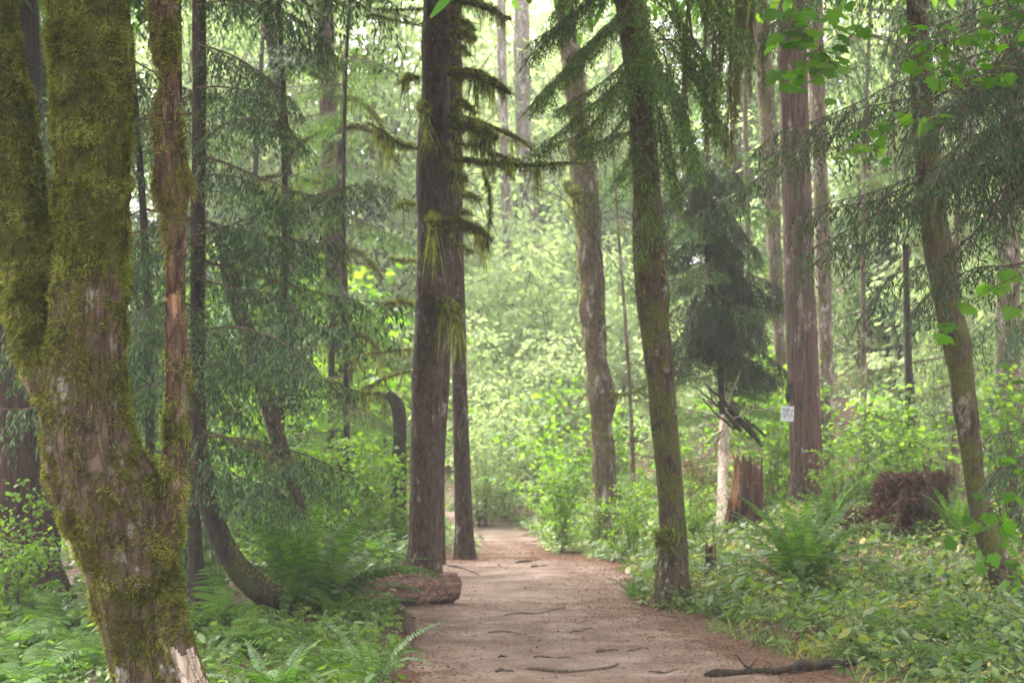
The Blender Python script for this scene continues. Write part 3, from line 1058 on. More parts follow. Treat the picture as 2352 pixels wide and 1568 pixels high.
# small and far ones, each with its own look
FARTR = [
    ('slim grey trunk between the reddish trunk and the leaning mossy one, high up', [(-20, 2050, 2074), (230, 2046, 2072), (500, 2044, 2072), (900, 2044, 2076), (1080, 2040, 2080)], 40, 'fir_bark'),
    ('dark trunk among the lit maple leaves right of the reddish trunk', [(560, 2072, 2088), (800, 2076, 2094), (900, 2078, 2102), (1000, 2076, 2106), (1080, 2074, 2110)], 27, 'dark_bark'),
    ('grey hazy trunk left of the leaning mossy trunk, behind the lit maple leaves', [(-20, 2150, 2186), (400, 2146, 2186), (800, 2140, 2184), (1080, 2134, 2190)], 42, 'hazed_bark'),
    ('pale hazy twin trunk right of the leaning mossy trunk', [(-20, 2216, 2246), (400, 2210, 2242), (800, 2206, 2244), (1080, 2200, 2250)], 44, 'hazed_bark'),
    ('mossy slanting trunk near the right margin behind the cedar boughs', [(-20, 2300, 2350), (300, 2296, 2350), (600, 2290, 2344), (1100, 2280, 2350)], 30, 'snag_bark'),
    ('pale split trunk in the bright mist right of the fir group', [(-20, 1178, 1216), (300, 1184, 1222), (500, 1196, 1240), (640, 1204, 1246), (800, 1206, 1250)], 52, 'hazed_bark'),
    ('slim pale orange trunk in the bright mist above the path', [(-20, 1140, 1162), (300, 1144, 1168), (500, 1152, 1174), (800, 1156, 1178), (850, 1156, 1180)], 50, 'hazed_bark'),
    ('shadowy bent trunk right beside the thick fir at mid height', [(900, 880, 900), (930, 896, 930), (980, 902, 934), (1080, 898, 934), (1250, 896, 936)], 25, 'dark_bark'),
]
for k, (lab, rows, d, bark) in enumerate(FARTR):
    simple_trunk('forest_tree', lab, rows, float(d), bark, 40 + k, 70, 18, 6 if rows[0][0] < 0 else 0, .08, .08, 1.5, .1, .2,
                 (2500, patchy(.5, 1.5, 0, .05), 'moss_hang', dict(L=(.03, .08), w=.012)) if k % 2 == 0 else None)

# ------------------------------------------------------------------ stub branches with moss on the fir
def mossy_limb(parent, pts, d, r=.03, seed=0, hang=160, HL=.25, fuzz=1400, dd=0.0, bare_tip=False):
    rng = np.random.RandomState(seed)
    n = len(pts)
    C = PL(pts, [d + dd * k / (n - 1) for k in range(n)])
    C = catmull(C, 26)
    prof = np.interp(np.linspace(0, 1, 26), [0, .15, .7, 1], [.8, 1, .8, .35])
    mb = MB()
    big_ = r > .022
    G, _ = tube(mb, C, r * prof * (1.15 if big_ else 1), 12, 1 if big_ else 0, .15, 0, seed, lump=.35, lfreq=9)
    for q in range(3 + int(n * .8)):
        i = rng.randint(8, 25)
        e = C[i] + nrm(C[i] - C[i - 6] + rng.normal(size=3) * np.array([.25, .25, .18])) * rng.uniform(.08, .3)
        e[2] -= rng.uniform(0, .12)
        tube(mb, catmull(np.array([C[i], (C[i] + e) / 2 + [0, 0, .02], e]), 7), np.linspace(.007, .002, 7), 4, 0)
    limb = mb.build('branch', [M['twig'], M['moss_bed']], parent)
    ms = MB()
    moss_coat(ms, G, C, fuzz, rng, lambda p, N: np.clip(.55 + N[:, 2], .25, 1), L=(.02, .05), w=.007)
    if hang:
        lo = C.copy()
        lo[:, 2] -= r * .6
        hanging(ms, lo[:23], rng, hang, HL, .007, 0, .018)
    ms.build('hanging_moss', [M['moss']], limb)
    return limb


LIMBS = [
    ([(1040, 40), (1070, 52), (1092, 70)], .03, 120, .2), ([(1042, 230), (1072, 240), (1092, 262)], .028, 110, .22), ([(1046, 560), (1066, 566), (1080, 580)], .018, 40, .12), ([(960, 180), (938, 176), (922, 190)], .028, 90, .22),
    ([(952, 470), (925, 466), (905, 478)], .014, 30, .12), ([(1044, 330), (1100, 336), (1150, 356), (1200, 372)], .022, 160, .2), ([(948, 700), (915, 690), (880, 700)], .014, 50, .15),
    ([(1036, 2), (1080, 4), (1122, 18), (1150, 34), (1172, 44)], .045, 160, .22),
    ([(1034, 78), (1066, 78), (1092, 92)], .045, 150, .28),
    ([(1034, 168), (1085, 168), (1130, 186), (1172, 214)], .055, 260, .30),
    ([(1030, 268), (1080, 276), (1140, 296), (1190, 318), (1222, 342)], .035, 160, .22),
    ([(1032, 286), (1080, 290), (1120, 304), (1142, 318)], .06, 260, .22),
    ([(1022, 350), (1010, 352), (1012, 376)], .10, 160, .35),
    ([(1036, 366), (1080, 368), (1130, 374), (1180, 378), (1230, 378), (1290, 374), (1338, 374)], .035, 420, .26),
    ([(1036, 398), (1056, 402), (1072, 416)], .05, 120, .3),
    ([(1058, 448), (1085, 452), (1106, 458)], .02, 30, .08),
    ([(1058, 488), (1070, 488), (1084, 490)], .02, 16, .07),
    ([(1004, 500), (992, 500), (996, 520)], .05, 110, .35),
    ([(1018, 512), (1060, 512), (1100, 530), (1130, 552)], .058, 260, .24),
    ([(1006, 690), (1030, 692), (1048, 708), (1058, 730)], .04, 260, .30),
    ([(958, 342), (920, 330), (880, 302), (840, 278)], .018, 160, .20),
    ([(962, 250), (975, 240), (984, 300)], .04, 60, .3),
    ([(975, 60), (930, 52), (880, 40), (850, 34)], .012, 30, .15),
    ([(975, 20), (930, 22), (870, 24)], .010, 20, .15),
    ([(954, 598), (930, 598), (900, 594)], .022, 10, .05),
    ([(945, 800), (900, 805), (850, 812), (790, 830)], .014, 60, .14),
    ([(950, 850), (900, 862), (840, 890), (800, 905)], .016, 70, .16),
    ([(1110, 396), (1122, 430), (1126, 480), (1120, 540)], .014, 200, .07),
    ([(1040, 120), (1060, 110), (1080, 130)], .02, 30, .12),
]
for k, (pts, r, h, HL) in enumerate(LIMBS):
    mossy_limb(fir, pts, 19.85, r * .85, 100 + k, int(h * 1.7), HL * 1.3, int(900 + 22000 * r), -.5 if k % 2 else .3)
for k, (pts, r) in enumerate([([(1300, 420), (1320, 440), (1344, 480)], .06), ([(1400, 900), (1440, 905), (1480, 890)], .015)]):
    mossy_limb(snag, pts, 25.8, r, 130 + k, 120, .3, 1500, -.3)
mossy_limb(hem, [(1556, 1240), (1530, 1230), (1505, 1250)], 16.2, .05, 133, 60, .1, 1500)

# ------------------------------------------------------------------ conifer boughs shared by many trees
rs = np.random.RandomState
BM_C = [M['twig'], M['cedar_leaf'], M['moss_hang']]
BM_H = [M['twig'], M['hemlock_leaf'], M['moss_hang']]
CEDAR = [bough(rs(200 + k), 1.9, .28, .12, .62, 13, .21, .075, .019, .055, .042, .014, .9, .75, 260 if k % 2 else 60).mesh('cedar_bough', BM_C) for k in range(4)]
HEML = [bough(rs(220 + k), 1.7, .16, -.05, .50, 17, .13, .05, .014, .045, .032, .012, .45, .45, 160 if k % 2 else 30).mesh('hemlock_bough', BM_H) for k in range(4)]
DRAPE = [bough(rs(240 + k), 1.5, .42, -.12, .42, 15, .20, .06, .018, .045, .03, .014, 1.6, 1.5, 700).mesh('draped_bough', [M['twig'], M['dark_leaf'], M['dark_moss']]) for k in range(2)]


def dress(t, C, kinds, n, zlo, zhi, seed, sc=(.7, 1.2), az=None, pitch=(-.1, .15), name='branch', avoid=None):
    """boughs set round a trunk curve C between two heights"""
    rng = rs(seed)
    made = 0
    for _ in range(n * 3):
        if made >= n:
            break
        z = rng.uniform(zlo, zhi)
        i = int(np.argmin(np.abs(C[:, 2] - z)))
        a = rng.uniform(0, 2 * math.pi) if az is None else rng.choice(az) + rng.normal() * .45
        s = rng.uniform(*sc)
        tip = C[i] + np.array([math.cos(a), math.sin(a), -.2]) * 1.6 * s
        if avoid and avoid(tip, C[i]):
            continue
        place(name, kinds[rng.randint(len(kinds))], t, C[i], (rng.normal() * .12, rng.uniform(*pitch), a), s)
        made += 1


def corridor(tip, root):
    """keep boughs of near trees out of the open view along the path"""
    x, y = to_px((np.asarray(tip) + np.asarray(root)) / 2)
    x2, y2 = to_px(tip)
    return 930 < x2 < 1420 or 930 < x < 1300


CONS = []


def conifer(label, x, d, zb, h, r, kinds, n, seed, bark='dark_bark', sc=(.7, 1.2), z0=.8, name='cedar_tree', avoid=corridor, group=None, lean=0, az=None):
    rng = rs(seed)
    X = P(x, 1000, d)[0]
    z = float(gz(X, d)) - .08
    C = np.array([[X + lean * q * h + .22 * (math.sin(q * 3.5 + seed) - math.sin(seed)) * q, d + .1 * math.sin(q * 4 + seed) * q, z + q * h] for q in np.linspace(0, 1, 30)])
    t = thing(name, label, 'tree', (X, d, z), group)
    mb = MB()
    r = r * .6
    tube(mb, C, np.linspace(r, r * .3, 30), 16, 0, .08, .08, seed, flare=flarefn(z, .5, .3))
    mb.build('trunk', [M[bark]], t)
    dress(t, C, kinds, n, z + z0, z + h * .97, seed, sc, az, avoid=avoid)
    CONS.append((t, C))
    return t, C


# boughs high on the real trunks, out of the top of the frame, shade the floor as the wood does
for t, C, kk, n, s in ((fir, CF, HEML, 14, 1), (fir3, CF, HEML, 10, 2)):
    pass

# left stand of cedars, their boughs filling the left third
dress(ct, np.array([P(455, y, 14.4) for y in np.linspace(1180, -250, 60)]), CEDAR, 12, 1.0, 5.0, 301, (.55, .95), None, avoid=lambda t, r: to_px(t)[0] > 860 or (t[1] < 13.6 and to_px(t)[0] < 430))
conifer('cedar with drooping grey-green boughs behind the broken snag', 640, 21.5, 0, 9, .10, CEDAR, 17, 302, 'dark_bark', (.7, 1.2), 1.0)
conifer('dense cedar sapling whose boughs fill the space left of the thin mossy stem', 345, 17.5, 0, 8, .09, CEDAR, 32, 303, 'dark_bark', (.7, 1.1), .6)
conifer('shaded cedar behind the left stem of the big maple', -20, 19, 0, 9, .12, CEDAR, 44, 304, 'redcedar_bark', (.8, 1.2), 1.0)
conifer('moss-hung hemlock between the hazy conifer trunk and the thick fir', 800, 24.5, 0, 10, .08, HEML, 26, 305, 'dark_bark', (.6, 1.0), 1.3, 'hemlock_tree', lambda t, r: to_px(t)[0] > 960)
conifer('feathery hemlock in front of the hazy conifer trunk', 760, 27.5, 0, 11, .10, HEML, 20, 306, 'dark_bark', (.8, 1.3), 2.0, 'hemlock_tree', lambda t, r: to_px(t)[0] > 980)
conifer('tall hemlock under the white sky gap at upper left', 560, 31, 0, 12, .12, HEML, 20, 307, 'dark_bark', (.9, 1.5), 2.0, 'hemlock_tree')
conifer('cedar far back at the left margin', 180, 27, 0, 12, .14, CEDAR, 26, 308, 'dark_bark', (1.0, 1.5), 1.0)
# the drooping, almost black hemlock right of the mossy path-side trunk
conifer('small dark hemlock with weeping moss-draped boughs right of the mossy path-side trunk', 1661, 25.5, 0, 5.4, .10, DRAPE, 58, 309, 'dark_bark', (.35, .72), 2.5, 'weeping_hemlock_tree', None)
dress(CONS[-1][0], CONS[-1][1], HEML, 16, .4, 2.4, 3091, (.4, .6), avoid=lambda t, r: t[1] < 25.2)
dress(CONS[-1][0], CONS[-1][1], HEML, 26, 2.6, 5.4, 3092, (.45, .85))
conifer('hemlock sapling with pale green boughs left of the small dark weeping one', 1455, 29, 0, 8, .07, HEML, 22, 310, 'snag_bark', (.6, 1.0), .6, 'hemlock_tree', lambda t, r: to_px(t)[0] < 1390)
conifer('dense hemlock filling the space behind the reddish trunk', 1730, 33, 0, 13, .12, HEML, 28, 311, 'snag_bark', (.9, 1.4), .8, 'hemlock_tree')
conifer('cedar with pale layered boughs right of the reddish trunk', 1985, 31, 0, 12, .10, CEDAR, 24, 312, 'snag_bark', (.8, 1.3), .8)
conifer('grey-green hemlock behind the leaning mossy trunk', 2190, 28, 0, 12, .10, HEML, 26, 313, 'snag_bark', (.8, 1.3), .8, 'hemlock_tree')
conifer('cedar at the right margin behind the maple leaves', 2400, 22, 0, 10, .11, CEDAR, 28, 314, 'dark_bark', (.8, 1.2), .8)


def bough_along(parent, pts, d, rng, width, mats, sub_every=.10, side=.09, leaf=.026, lw=.0055, droop=.6, step=.02, lstep=.012, r0=.008, name='branch', subdroop=.4, dd=0, both=True, hangn=0):
    n = len(pts)
    ax = PL(pts, [d + dd * k / (n - 1) for k in range(n)]) if len(pts[0]) == 2 else np.asarray(pts)
    Lt = np.linalg.norm(np.diff(ax, axis=0), axis=1).sum()
    C = catmull(ax, 30)
    mb = MB()
    tube(mb, C, np.linspace(r0, r0 * .25, 30), 6, 0, cap=False)
    m = max(3, int(Lt / sub_every))
    for q in range(m):
        tt = (q + .5 + rng.uniform(-.3, .3)) / m
        f = tt * 29
        i = int(f)
        p = C[i] + (C[min(i + 1, 29)] - C[i]) * (f - i)
        T = nrm(C[min(i + 1, 29)] - C[max(i - 1, 0)])
        S = nrm(np.cross(T, [0, 0, 1]))
        s = 1 if q % 2 else -1
        a = math.radians(rng.uniform(35, 62))
        w = width * min(1, (1 - tt) * 2.4 + .2) * rng.uniform(.6, 1.15)
        dv = nrm(T * math.cos(a) + S * s * math.sin(a) + np.array([0, 0, rng.uniform(-.15, .1)]))
        u = np.linspace(0, 1, 6)[:, None]
        axs = p + dv * w * u
        axs[:, 2] -= subdroop * w * u[:, 0] ** 1.8
        spray(mb, axs, rng, side, step, 48, droop, leaf, lw, lstep, .0025)
    spray(mb, C[8:], rng, side * 1.1, step, 48, droop, leaf, lw, lstep, .0025)
    if hangn:
        hanging(mb, C, rng, hangn, .18, .005, 2)
    return mb.build(name, mats, parent)


# ------------------------------------------------------------------ hemlock boughs hanging over the path from the mossy trunk
rng = rs(400)
HB = [
    ([(1440, -60), (1330, 20), (1212, 106)], 15.2, .42), ([(1450, 40), (1340, 120), (1222, 236)], 15.4, .42),
    ([(1440, -120), (1360, -60), (1262, 40)], 15.0, .4), ([(1455, 160), (1360, 240), (1232, 346)], 15.6, .40),
    ([(1462, 120), (1380, 190), (1280, 250)], 15.0, .38), ([(1465, 240), (1400, 310), (1330, 350)], 15.3, .34),
    ([(1470, 20), (1400, 60), (1300, 150)], 14.8, .40), ([(1475, 280), (1450, 350), (1418, 410)], 15.5, .26),
    ([(1490, -20), (1560, 60), (1640, 180)], 15.2, .40), ([(1500, 60), (1580, 150), (1660, 300)], 15.4, .40),
    ([(1500, 150), (1560, 240), (1610, 400)], 15.5, .34), ([(1480, -100), (1620, -20), (1740, 120)], 15.0, .42),
    ([(1490, 200), (1530, 300), (1560, 470)], 15.6, .26), ([(1470, -40), (1480, 60), (1500, 200)], 14.9, .40),
    ([(1480, 380), (1496, 450), (1520, 560)], 15.9, .16), ([(1470, 440), (1480, 500), (1470, 600)], 15.9, .14),
    ([(1500, -140), (1660, -60), (1790, 40)], 14.8, .4), ([(1465, 60), (1450, 150), (1430, 260)], 15.0, .34),
    ([(1490, 100), (1530, 180), (1560, 300)], 15.0, .34),
]
HB = HB + [([(x + rng.normal() * 16, y + rng.normal() * 24) for x, y in p_], d_ + rng.normal() * .4, w_) for p_, d_, w_ in HB[:8] + HB[8:14]]
for k, (pts, d, w) in enumerate(HB):
    bough_along(hem, pts, d, rng, w * 1.15, BM_H, .075, .095, .034, .0100, .5, .030, .019, .009, subdroop=.22, hangn=60 if k % 3 == 0 else 0)
# strings of brown moss and dead twigs hanging at the top
for k in range(15):
    x0 = rng.uniform(1570, 1775)
    y0 = rng.uniform(-120, 10) + (1775 - x0) * .1
    ln = rng.uniform(250, 430) * (1 if x0 < 1720 else .75)
    d = rng.uniform(15.0, 16.2)
    sway = rng.uniform(-30, 30)
    C = PL([(1500, -160), ((1500 + x0) / 2, -150), (x0, y0), (x0 + sway * .5, y0 + ln * .5), (x0 + sway, y0 + ln)], d)
    C = catmull(C, 30)
    mb = MB()
    tube(mb, C, np.linspace(.008, .002, 30), 5, 0, cap=False)
    hanging(mb, C[10:], rng, 420, .22, .0055, 1, .016)
    spray(mb, C[10:], rng, .09, .05, 60, 1.2, .02, .005, .02, .003, 0, 2)
    mb.build('hanging_branch', [M['twig'], M['moss_hang'], M['hemlock_leaf']], hem)

LL_ = [([(740, 300), (690, 330), (640, 400), (610, 470)], 28), ([(735, 420), (690, 410), (640, 400), (560, 420)], 28), ([(790, 560), (840, 590), (880, 640)], 28), ([(780, 300), (830, 290), (880, 330), (920, 380)], 28),
       ([(740, 180), (680, 150), (640, 160), (600, 210)], 28), ([(775, 150), (830, 130), (870, 170)], 28), ([(750, 760), (700, 800), (640, 830), (580, 850)], 28), ([(800, 760), (850, 780), (900, 850)], 28),
       ([(810, 920), (860, 900), (920, 930)], 28), ([(740, 560), (690, 590), (650, 650)], 28), ([(745, 660), (700, 680), (650, 700)], 28), ([(770, 220), (820, 230), (860, 260), (890, 320)], 28)]
for k, (pts, d) in enumerate(LL_):
    mossy_limb(lf, pts, d, .036, 150 + k, 320, .55, 1400, -.6)

rng = rs(405)
LB = [[(452, 540), (560, 505), (700, 455), (820, 425), (905, 432)], [(455, 560), (480, 560), (520, 528), (550, 548), (560, 590)], [(452, 330), (540, 275), (640, 285), (700, 340)], [(455, 100), (540, 130), (610, 180), (650, 250)],
      [(455, 640), (540, 660), (640, 680), (700, 740)], [(450, 880), (560, 850), (700, 860), (830, 900)], [(450, 1000), (580, 1010), (720, 1050), (840, 1110)], [(445, 1060), (540, 1090), (640, 1130), (700, 1180)],
      [(440, 700), (390, 690), (330, 720), (290, 790)], [(440, 560), (380, 570), (320, 600), (290, 660)], [(450, 200), (520, 200), (600, 220), (660, 290)], [(450, 760), (540, 750), (640, 780), (720, 850)], [(450, 10), (560, 0), (680, 40), (760, 110)],
      [(430, 420), (500, 400), (580, 420), (640, 480)]]
for k, pts in enumerate(LB):
    bough_along(ct, pts, 14.3, rng, .34, BM_C, .085, .14, .045, .0120, .9, .032, .022, .010, subdroop=.6, dd=rng.uniform(-1.8, .3), hangn=80 if k % 3 == 0 else 0)

# ------------------------------------------------------------------ near cedar boughs from the right edge
XR = P(2700, 500, 8.6)
cedR = thing('near_cedar_tree', 'close dark cedar whose flat lacy boughs reach in from the right margin', 'tree', (XR[0], 8.6, float(gz(XR[0], 8.6)) - .05))
CR_ = np.array([[XR[0], 8.6, z] for z in np.linspace(WL[cedR.name][2], 6.5, 24)])
mb = MB()
tube(mb, CR_, np.linspace(.16, .08, 24), 24, 0, .08, .1, 5, flare=flarefn(0, .5, .3))
mb.build('trunk', [M['redcedar_bark']], cedR)
rng = rs(410)
RB = [
    [(2690, 20), (2352, 95), (2096, 176), (1965, 237), (1885, 272), (1790, 302), (1730, 352)],
    [(2690, -200), (2250, -120), (1950, -50), (1844, 10), (1794, 40), (1714, 97)],
    [(2690, 60), (2352, 150), (2066, 252), (1915, 300), (1790, 373), (1700, 440), (1602, 484)],
    [(2690, 180), (2400, 280), (2268, 343), (2116, 398), (2015, 438), (1895, 469), (1816, 503)],
    [(2690, 300), (2352, 350), (2200, 400), (2091, 438), (1990, 504), (1915, 544), (1830, 588)],
    [(2690, 300), (2352, 443), (2217, 554), (2142, 600), (2046, 635), (1992, 714)],
    [(2690, 520), (2352, 603), (2242, 615), (2142, 670), (2084, 744)],
    [(2690, 120), (2400, 150), (2250, 190), (2160, 250), (2080, 330)],
    [(2690, 200), (2400, 230), (2300, 280), (2200, 340), (2140, 420)],
    [(2690, 20), (2420, 60), (2330, 110), (2240, 200), (2170, 250)],
    [(2690, 260), (2450, 310), (2350, 400), (2290, 450), (2220, 470)],
    [(2690, -60), (2420, -20), (2250, 20), (2140, 60), (2060, 60)],
    [(2690, 900), (2420, 960), (2340, 985), (2270, 1000)],
    [(2690, 1000), (2420, 1040), (2340, 1050), (2268, 1110)],
    [(2690, 980), (2450, 1060), (2380, 1110), (2330, 1180)],
]
RB = RB + [[(x + rng.normal() * 14, y + 26 + rng.normal() * 16) for x, y in p_] for p_ in (RB[0], RB[3], RB[4], RB[7], RB[8], RB[9], RB[10], RB[11])]
for k, pts in enumerate(RB):
    bough_along(cedR, pts, 8.6, rng, .20 if k not in (9, 10, 8, 7) else .26, [M['twig'], M['cedar_near'], M['moss_hang']], .085, .095, .030, .0072, .9, .028, .016, .006, subdroop=.75, dd=rng.uniform(-1.2, -.2))

dress(cedR, CR_, CEDAR, 16, 4.7, 6.4, 411, (.8, 1.1), avoid=lambda t, r: 1.6 + .23 * t[1] > t[2] - .45)  # boughs out of view, added to shade the foreground

# ------------------------------------------------------------------ near maple leaves at the upper right
XM = P(2600, 500, 7.2)
mapR = thing('maple_sapling', 'close bigleaf maple sapling whose broad green leaves hang at the upper right', 'tree', (XM[0], 7.0, float(gz(XM[0], 7.0)) - .05))
mb = MB()
CM = catmull(np.array([[XM[0], 7.0, -.05], [XM[0] - .05, 7.0, 1.5], [XM[0] - .12, 7.0, 3.0], [XM[0] - .1, 7.0, 4.2]]), 20)
tube(mb, CM, np.linspace(.035, .012, 20), 10, 0, .05, 0, 4)
mb.build('trunk', [M['twig']], mapR)
rng = rs(420)


def leafy_branch(parent, axis, d, leaves, size, mats, rng, r0=.005, n_each=3, spread=14, name='branch'):
    mb = MB()
    C = catmull(PL(axis, d), 24)
    tube(mb, C, np.linspace(r0, r0 * .3, 24), 6, 0, cap=False)
    for (x, y) in leaves:
        for q in range(n_each):
            c = P(x + rng.normal() * spread, y + rng.normal() * spread * .8, d + rng.normal() * .12)
            i = int(np.argmin(np.linalg.norm(C - c, axis=1)))
            stalk = np.array([C[i], (C[i] + c) / 2 + [0, 0, .01], c])
            tube(mb, catmull(stalk, 5), .0012, 3, 0, cap=False)
            dv = nrm((c - C[i]) * np.array([1, 1, .3]) + rng.normal(size=3) * .04 + np.array([-.02, -.02, -.035]))
            up = nrm(np.array([0, -.35, 1.0]) + rng.normal(size=3) * .3)
            tmpl(mb, MAPLE, c[None], dv[None], up[None], size * rng.uniform(.7, 1.15), 1)
    return mb.build(name, mats, parent)


LM = [M['twig'], M['maple_leaf']]
leafy_branch(mapR, [(2590, -60), (2200, -120), (1960, -110), (1814, 30), (1870, 100), (1945, 176)], 6.6, [(1800, 45), (1845, 30), (1850, 80), (1890, 120), (1870, 170), (1830, 180), (1905, 160), (1930, 60), (1960, 40), (1850, 150), (1800, 100)], .062, LM, rng, .006, 7, 26)
leafy_branch(mapR, [(2590, 20), (2400, 20), (2260, 60), (2150, 110), (2060, 150)], 6.9, [(2090, 70), (2130, 60), (2140, 120), (2180, 110), (2230, 70), (2270, 95), (2210, 150), (2160, 150), (2100, 140), (2290, 40), (2330, 20), (2320, 70)], .052, LM, rng, .005, 7, 22)
leafy_branch(mapR, [(2590, 120), (2380, 130), (2260, 170), (2150, 220), (2030, 290), (1960, 340)], 6.8, [(2290, 150), (2310, 170), (2250, 170), (2200, 190), (2150, 180), (2100, 270), (2060, 262), (2020, 300), (2000, 335), (1950, 350), (2130, 260)], .054, LM, rng, .005, 6, 20)
leafy_branch(mapR, [(2590, 560), (2420, 600), (2300, 650), (2180, 720)], 6.8, [(2310, 640), (2260, 660), (2215, 690), (2160, 740), (2150, 775), (2340, 610), (2330, 700)], .070, LM, rng, .005, 2, 12)
leafy_branch(mapR, [(2590, 800), (2420, 960), (2350, 1080), (2270, 1160)], 6.9, [(2340, 860), (2345, 1000), (2330, 1070), (2320, 1130), (2290, 1150), (2260, 1190), (2220, 1215), (2300, 1200), (2345, 1180), (2250, 1260), (2310, 1250)], .050, LM, rng, .006, 3, 18)
leafy_branch(mapR, [(2590, 1000), (2450, 1140), (2380, 1240), (2300, 1290)], 7.2, [(2330, 1280), (2300, 1310), (2345, 1330), (2270, 1300), (2340, 1230)], .050, LM, rng, .006, 2, 14)

# ------------------------------------------------------------------ vine maples and shrubs
def bush_mesh(seed, H, W, boughs, per, leafT, size, mats, stems=5, flat=.25, z0=.15, stemr=.012, shape=1.0):
    """stems + foliage in tiers, local space"""
    rng = rs(seed)
    st, fo = MB(), MB()
    for k in range(boughs):
        a = rng.uniform(0, 2 * math.pi)
        z = H * (z0 + (1 - z0) * rng.rand() ** .8)
        R = W * (.35 + .65 * math.sin(math.pi * min(1, (z / H) * .85 + .12))) * rng.uniform(.5, 1.1) * shape
        foot = np.array([rng.normal() * .08 * W, rng.normal() * .08 * W, 0])
        tip = np.array([math.cos(a) * R, math.sin(a) * R, z])
        mid = foot * .4 + tip * .35 + np.array([0, 0, z * .35])
        C = catmull(np.array([foot, mid, tip]), 14)
        tube(st, C, np.linspace(stemr, stemr * .2, 14), 4, 0, cap=False)
        n = per
        t = 1 - rng.rand(n) ** 1.6 * .75
        f = t * 12.99
        i = f.astype(int)
        b = C[i] + (C[i + 1] - C[i]) * (f - i)[:, None]
        sp = .30 * W * (.4 + .6 * rng.rand(n))[:, None]
        off = rng.normal(size=(n, 3)) * sp * np.array([.62, .62, .10])
        c = b + off
        c[:, 2] -= .35 * (off[:, 0] ** 2 + off[:, 1] ** 2) / max(W, .1)
        dv = nrm(off * np.array([1, 1, .2]) + rng.normal(size=(n, 3)) * .05 * W + np.array([0, 0, -.06 * W]))
        up = nrm(np.array([0, 0, 1.0]) + rng.normal(size=(n, 3)) * (flat + .1))
        tmpl(fo, leafT, c, dv, up, size * rng.uniform(.6, 1.2, n), 0)
    return st.mesh('stems', [M['twig']]), fo.mesh('foliage', mats)


VM = [bush_mesh(500 + k, 2.4, 1.05, 19, 62, MAPLE, .080, [M['vine_leaf']]) for k in range(4)]
FM = [bush_mesh(510 + k, 3.6, 1.5, 26, 110, SIMPLE, .13, [M['hazed_leaf']]) for k in range(3)]
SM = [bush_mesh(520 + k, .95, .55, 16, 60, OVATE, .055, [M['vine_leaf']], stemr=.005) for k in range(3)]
TM = [bush_mesh(530 + k, 13, 3.6, 60, 150, SIMPLE, .24, [M['hazed_leaf']], stemr=.05, z0=.2) for k in range(3)]
nb = [0]


def bush(kind, label, x, d, s=1.0, name='vine_maple_shrub', cat='shrub', group=None, dz=0, X=None):
    rng = rs(600 + nb[0])
    nb[0] += 1
    if X is None:
        X = P(x, 1000, d)[0]
    z = float(gz(X, d)) - .04 + dz
    t = thing(name, label, cat, (X, d, z), group)
    a, b = kind[rng.randint(len(kind))]
    rz = rng.uniform(0, 6.28)
    place('stem', a, t, (X, d, z), (0, 0, rz), s)
    place('foliage', b, t, (X, d, z), (0, 0, rz), s)
    return t


# lit shrubs by the path and under the burled tree
for lab, x, d, s in [
    ('bright green bush right of the path bend, left of the burled trunk foot', 1290, 27.5, .62), ('lime green bush at the foot of the burled trunk', 1375, 25.4, .36),
    ('leafy bush between the burled trunk and the mossy path-side trunk', 1450, 24.5, .46), ('low green bush left of the mossy path-side trunk foot', 1450, 21.5, .40),
    ('tall lit vine maple behind the burled trunk', 1425, 31, .95), ('yellow-green vine maple left of the burled trunk at mid height', 1290, 32, 1.15),
    ('soft green bush hanging over the right side of the path bend', 1275, 30.5, .65),
    ('vine maple with lit tiers right of the reddish trunk', 1985, 27, .85), ('vine maple with lit tiers left of the leaning mossy trunk', 2090, 26.5, .85),
    ('shrub with broad light leaves behind the shredded stump', 2090, 22.5, .55), ('shrub behind the splintered stump and pale pole', 1600, 26, .70),
    ('shrub peeping out left of the pale leaning pole', 1590, 22.5, .38), ('vine maple in the shade right of the leaning mossy trunk', 2330, 19.5, .8),
    ('green shrub between the reddish trunk and the shredded stump', 1930, 23, .45),
    ('lit vine maple seen between the broken snag and the curved trunk', 540, 24, 1.0), ('lit vine maple behind the broken snag', 660, 26, 1.1),
    ('bright leafy shrub left of the thick fir foot', 900, 24.5, .60), ('green shrub behind the left sword fern', 620, 19, .55),
    ('green shrub right of the broken snag foot', 760, 21, .60), ('shrub in the shade behind the curved trunk', 500, 18, .55),
    ('yellow-green vine maple tier left of the hazy conifer trunk', 700, 28, 1.2), ('lit vine maple in the gap right of the hazy conifer trunk', 860, 29, 1.1),
    ('tall yellow-green vine maple glimpsed left of the broken snag', 470, 27, 1.7), ('tall yellow-green vine maple glimpsed between snag and hazy conifer', 670, 30, 1.9),
    ('tall lit vine maple glimpsed right behind the hazy conifer trunk', 830, 33, 2.0), ('tall lit vine maple between the left maple stems', 325, 30, 1.9), ('bright vine maple low between snag and curved trunk', 560, 21, .75), ('bright vine maple low by the hazy conifer trunk', 840, 24, .7),
    ('leafy bush closing the gap between the splintered stump and the reddish trunk', 1765, 26.5, .8), ('leafy bush behind the orange-edged stump top', 1725, 29, 1.1), ('shrub behind the trail tag', 1790, 28, 1.0),
    ('leafy shrub glimpsed between the maple stems at lower left', 330, 18.5, .6), ('sunlit shrub at the left margin behind the maple', 30, 14.5, .5),
]:
    bush(VM, lab, x, d, s)
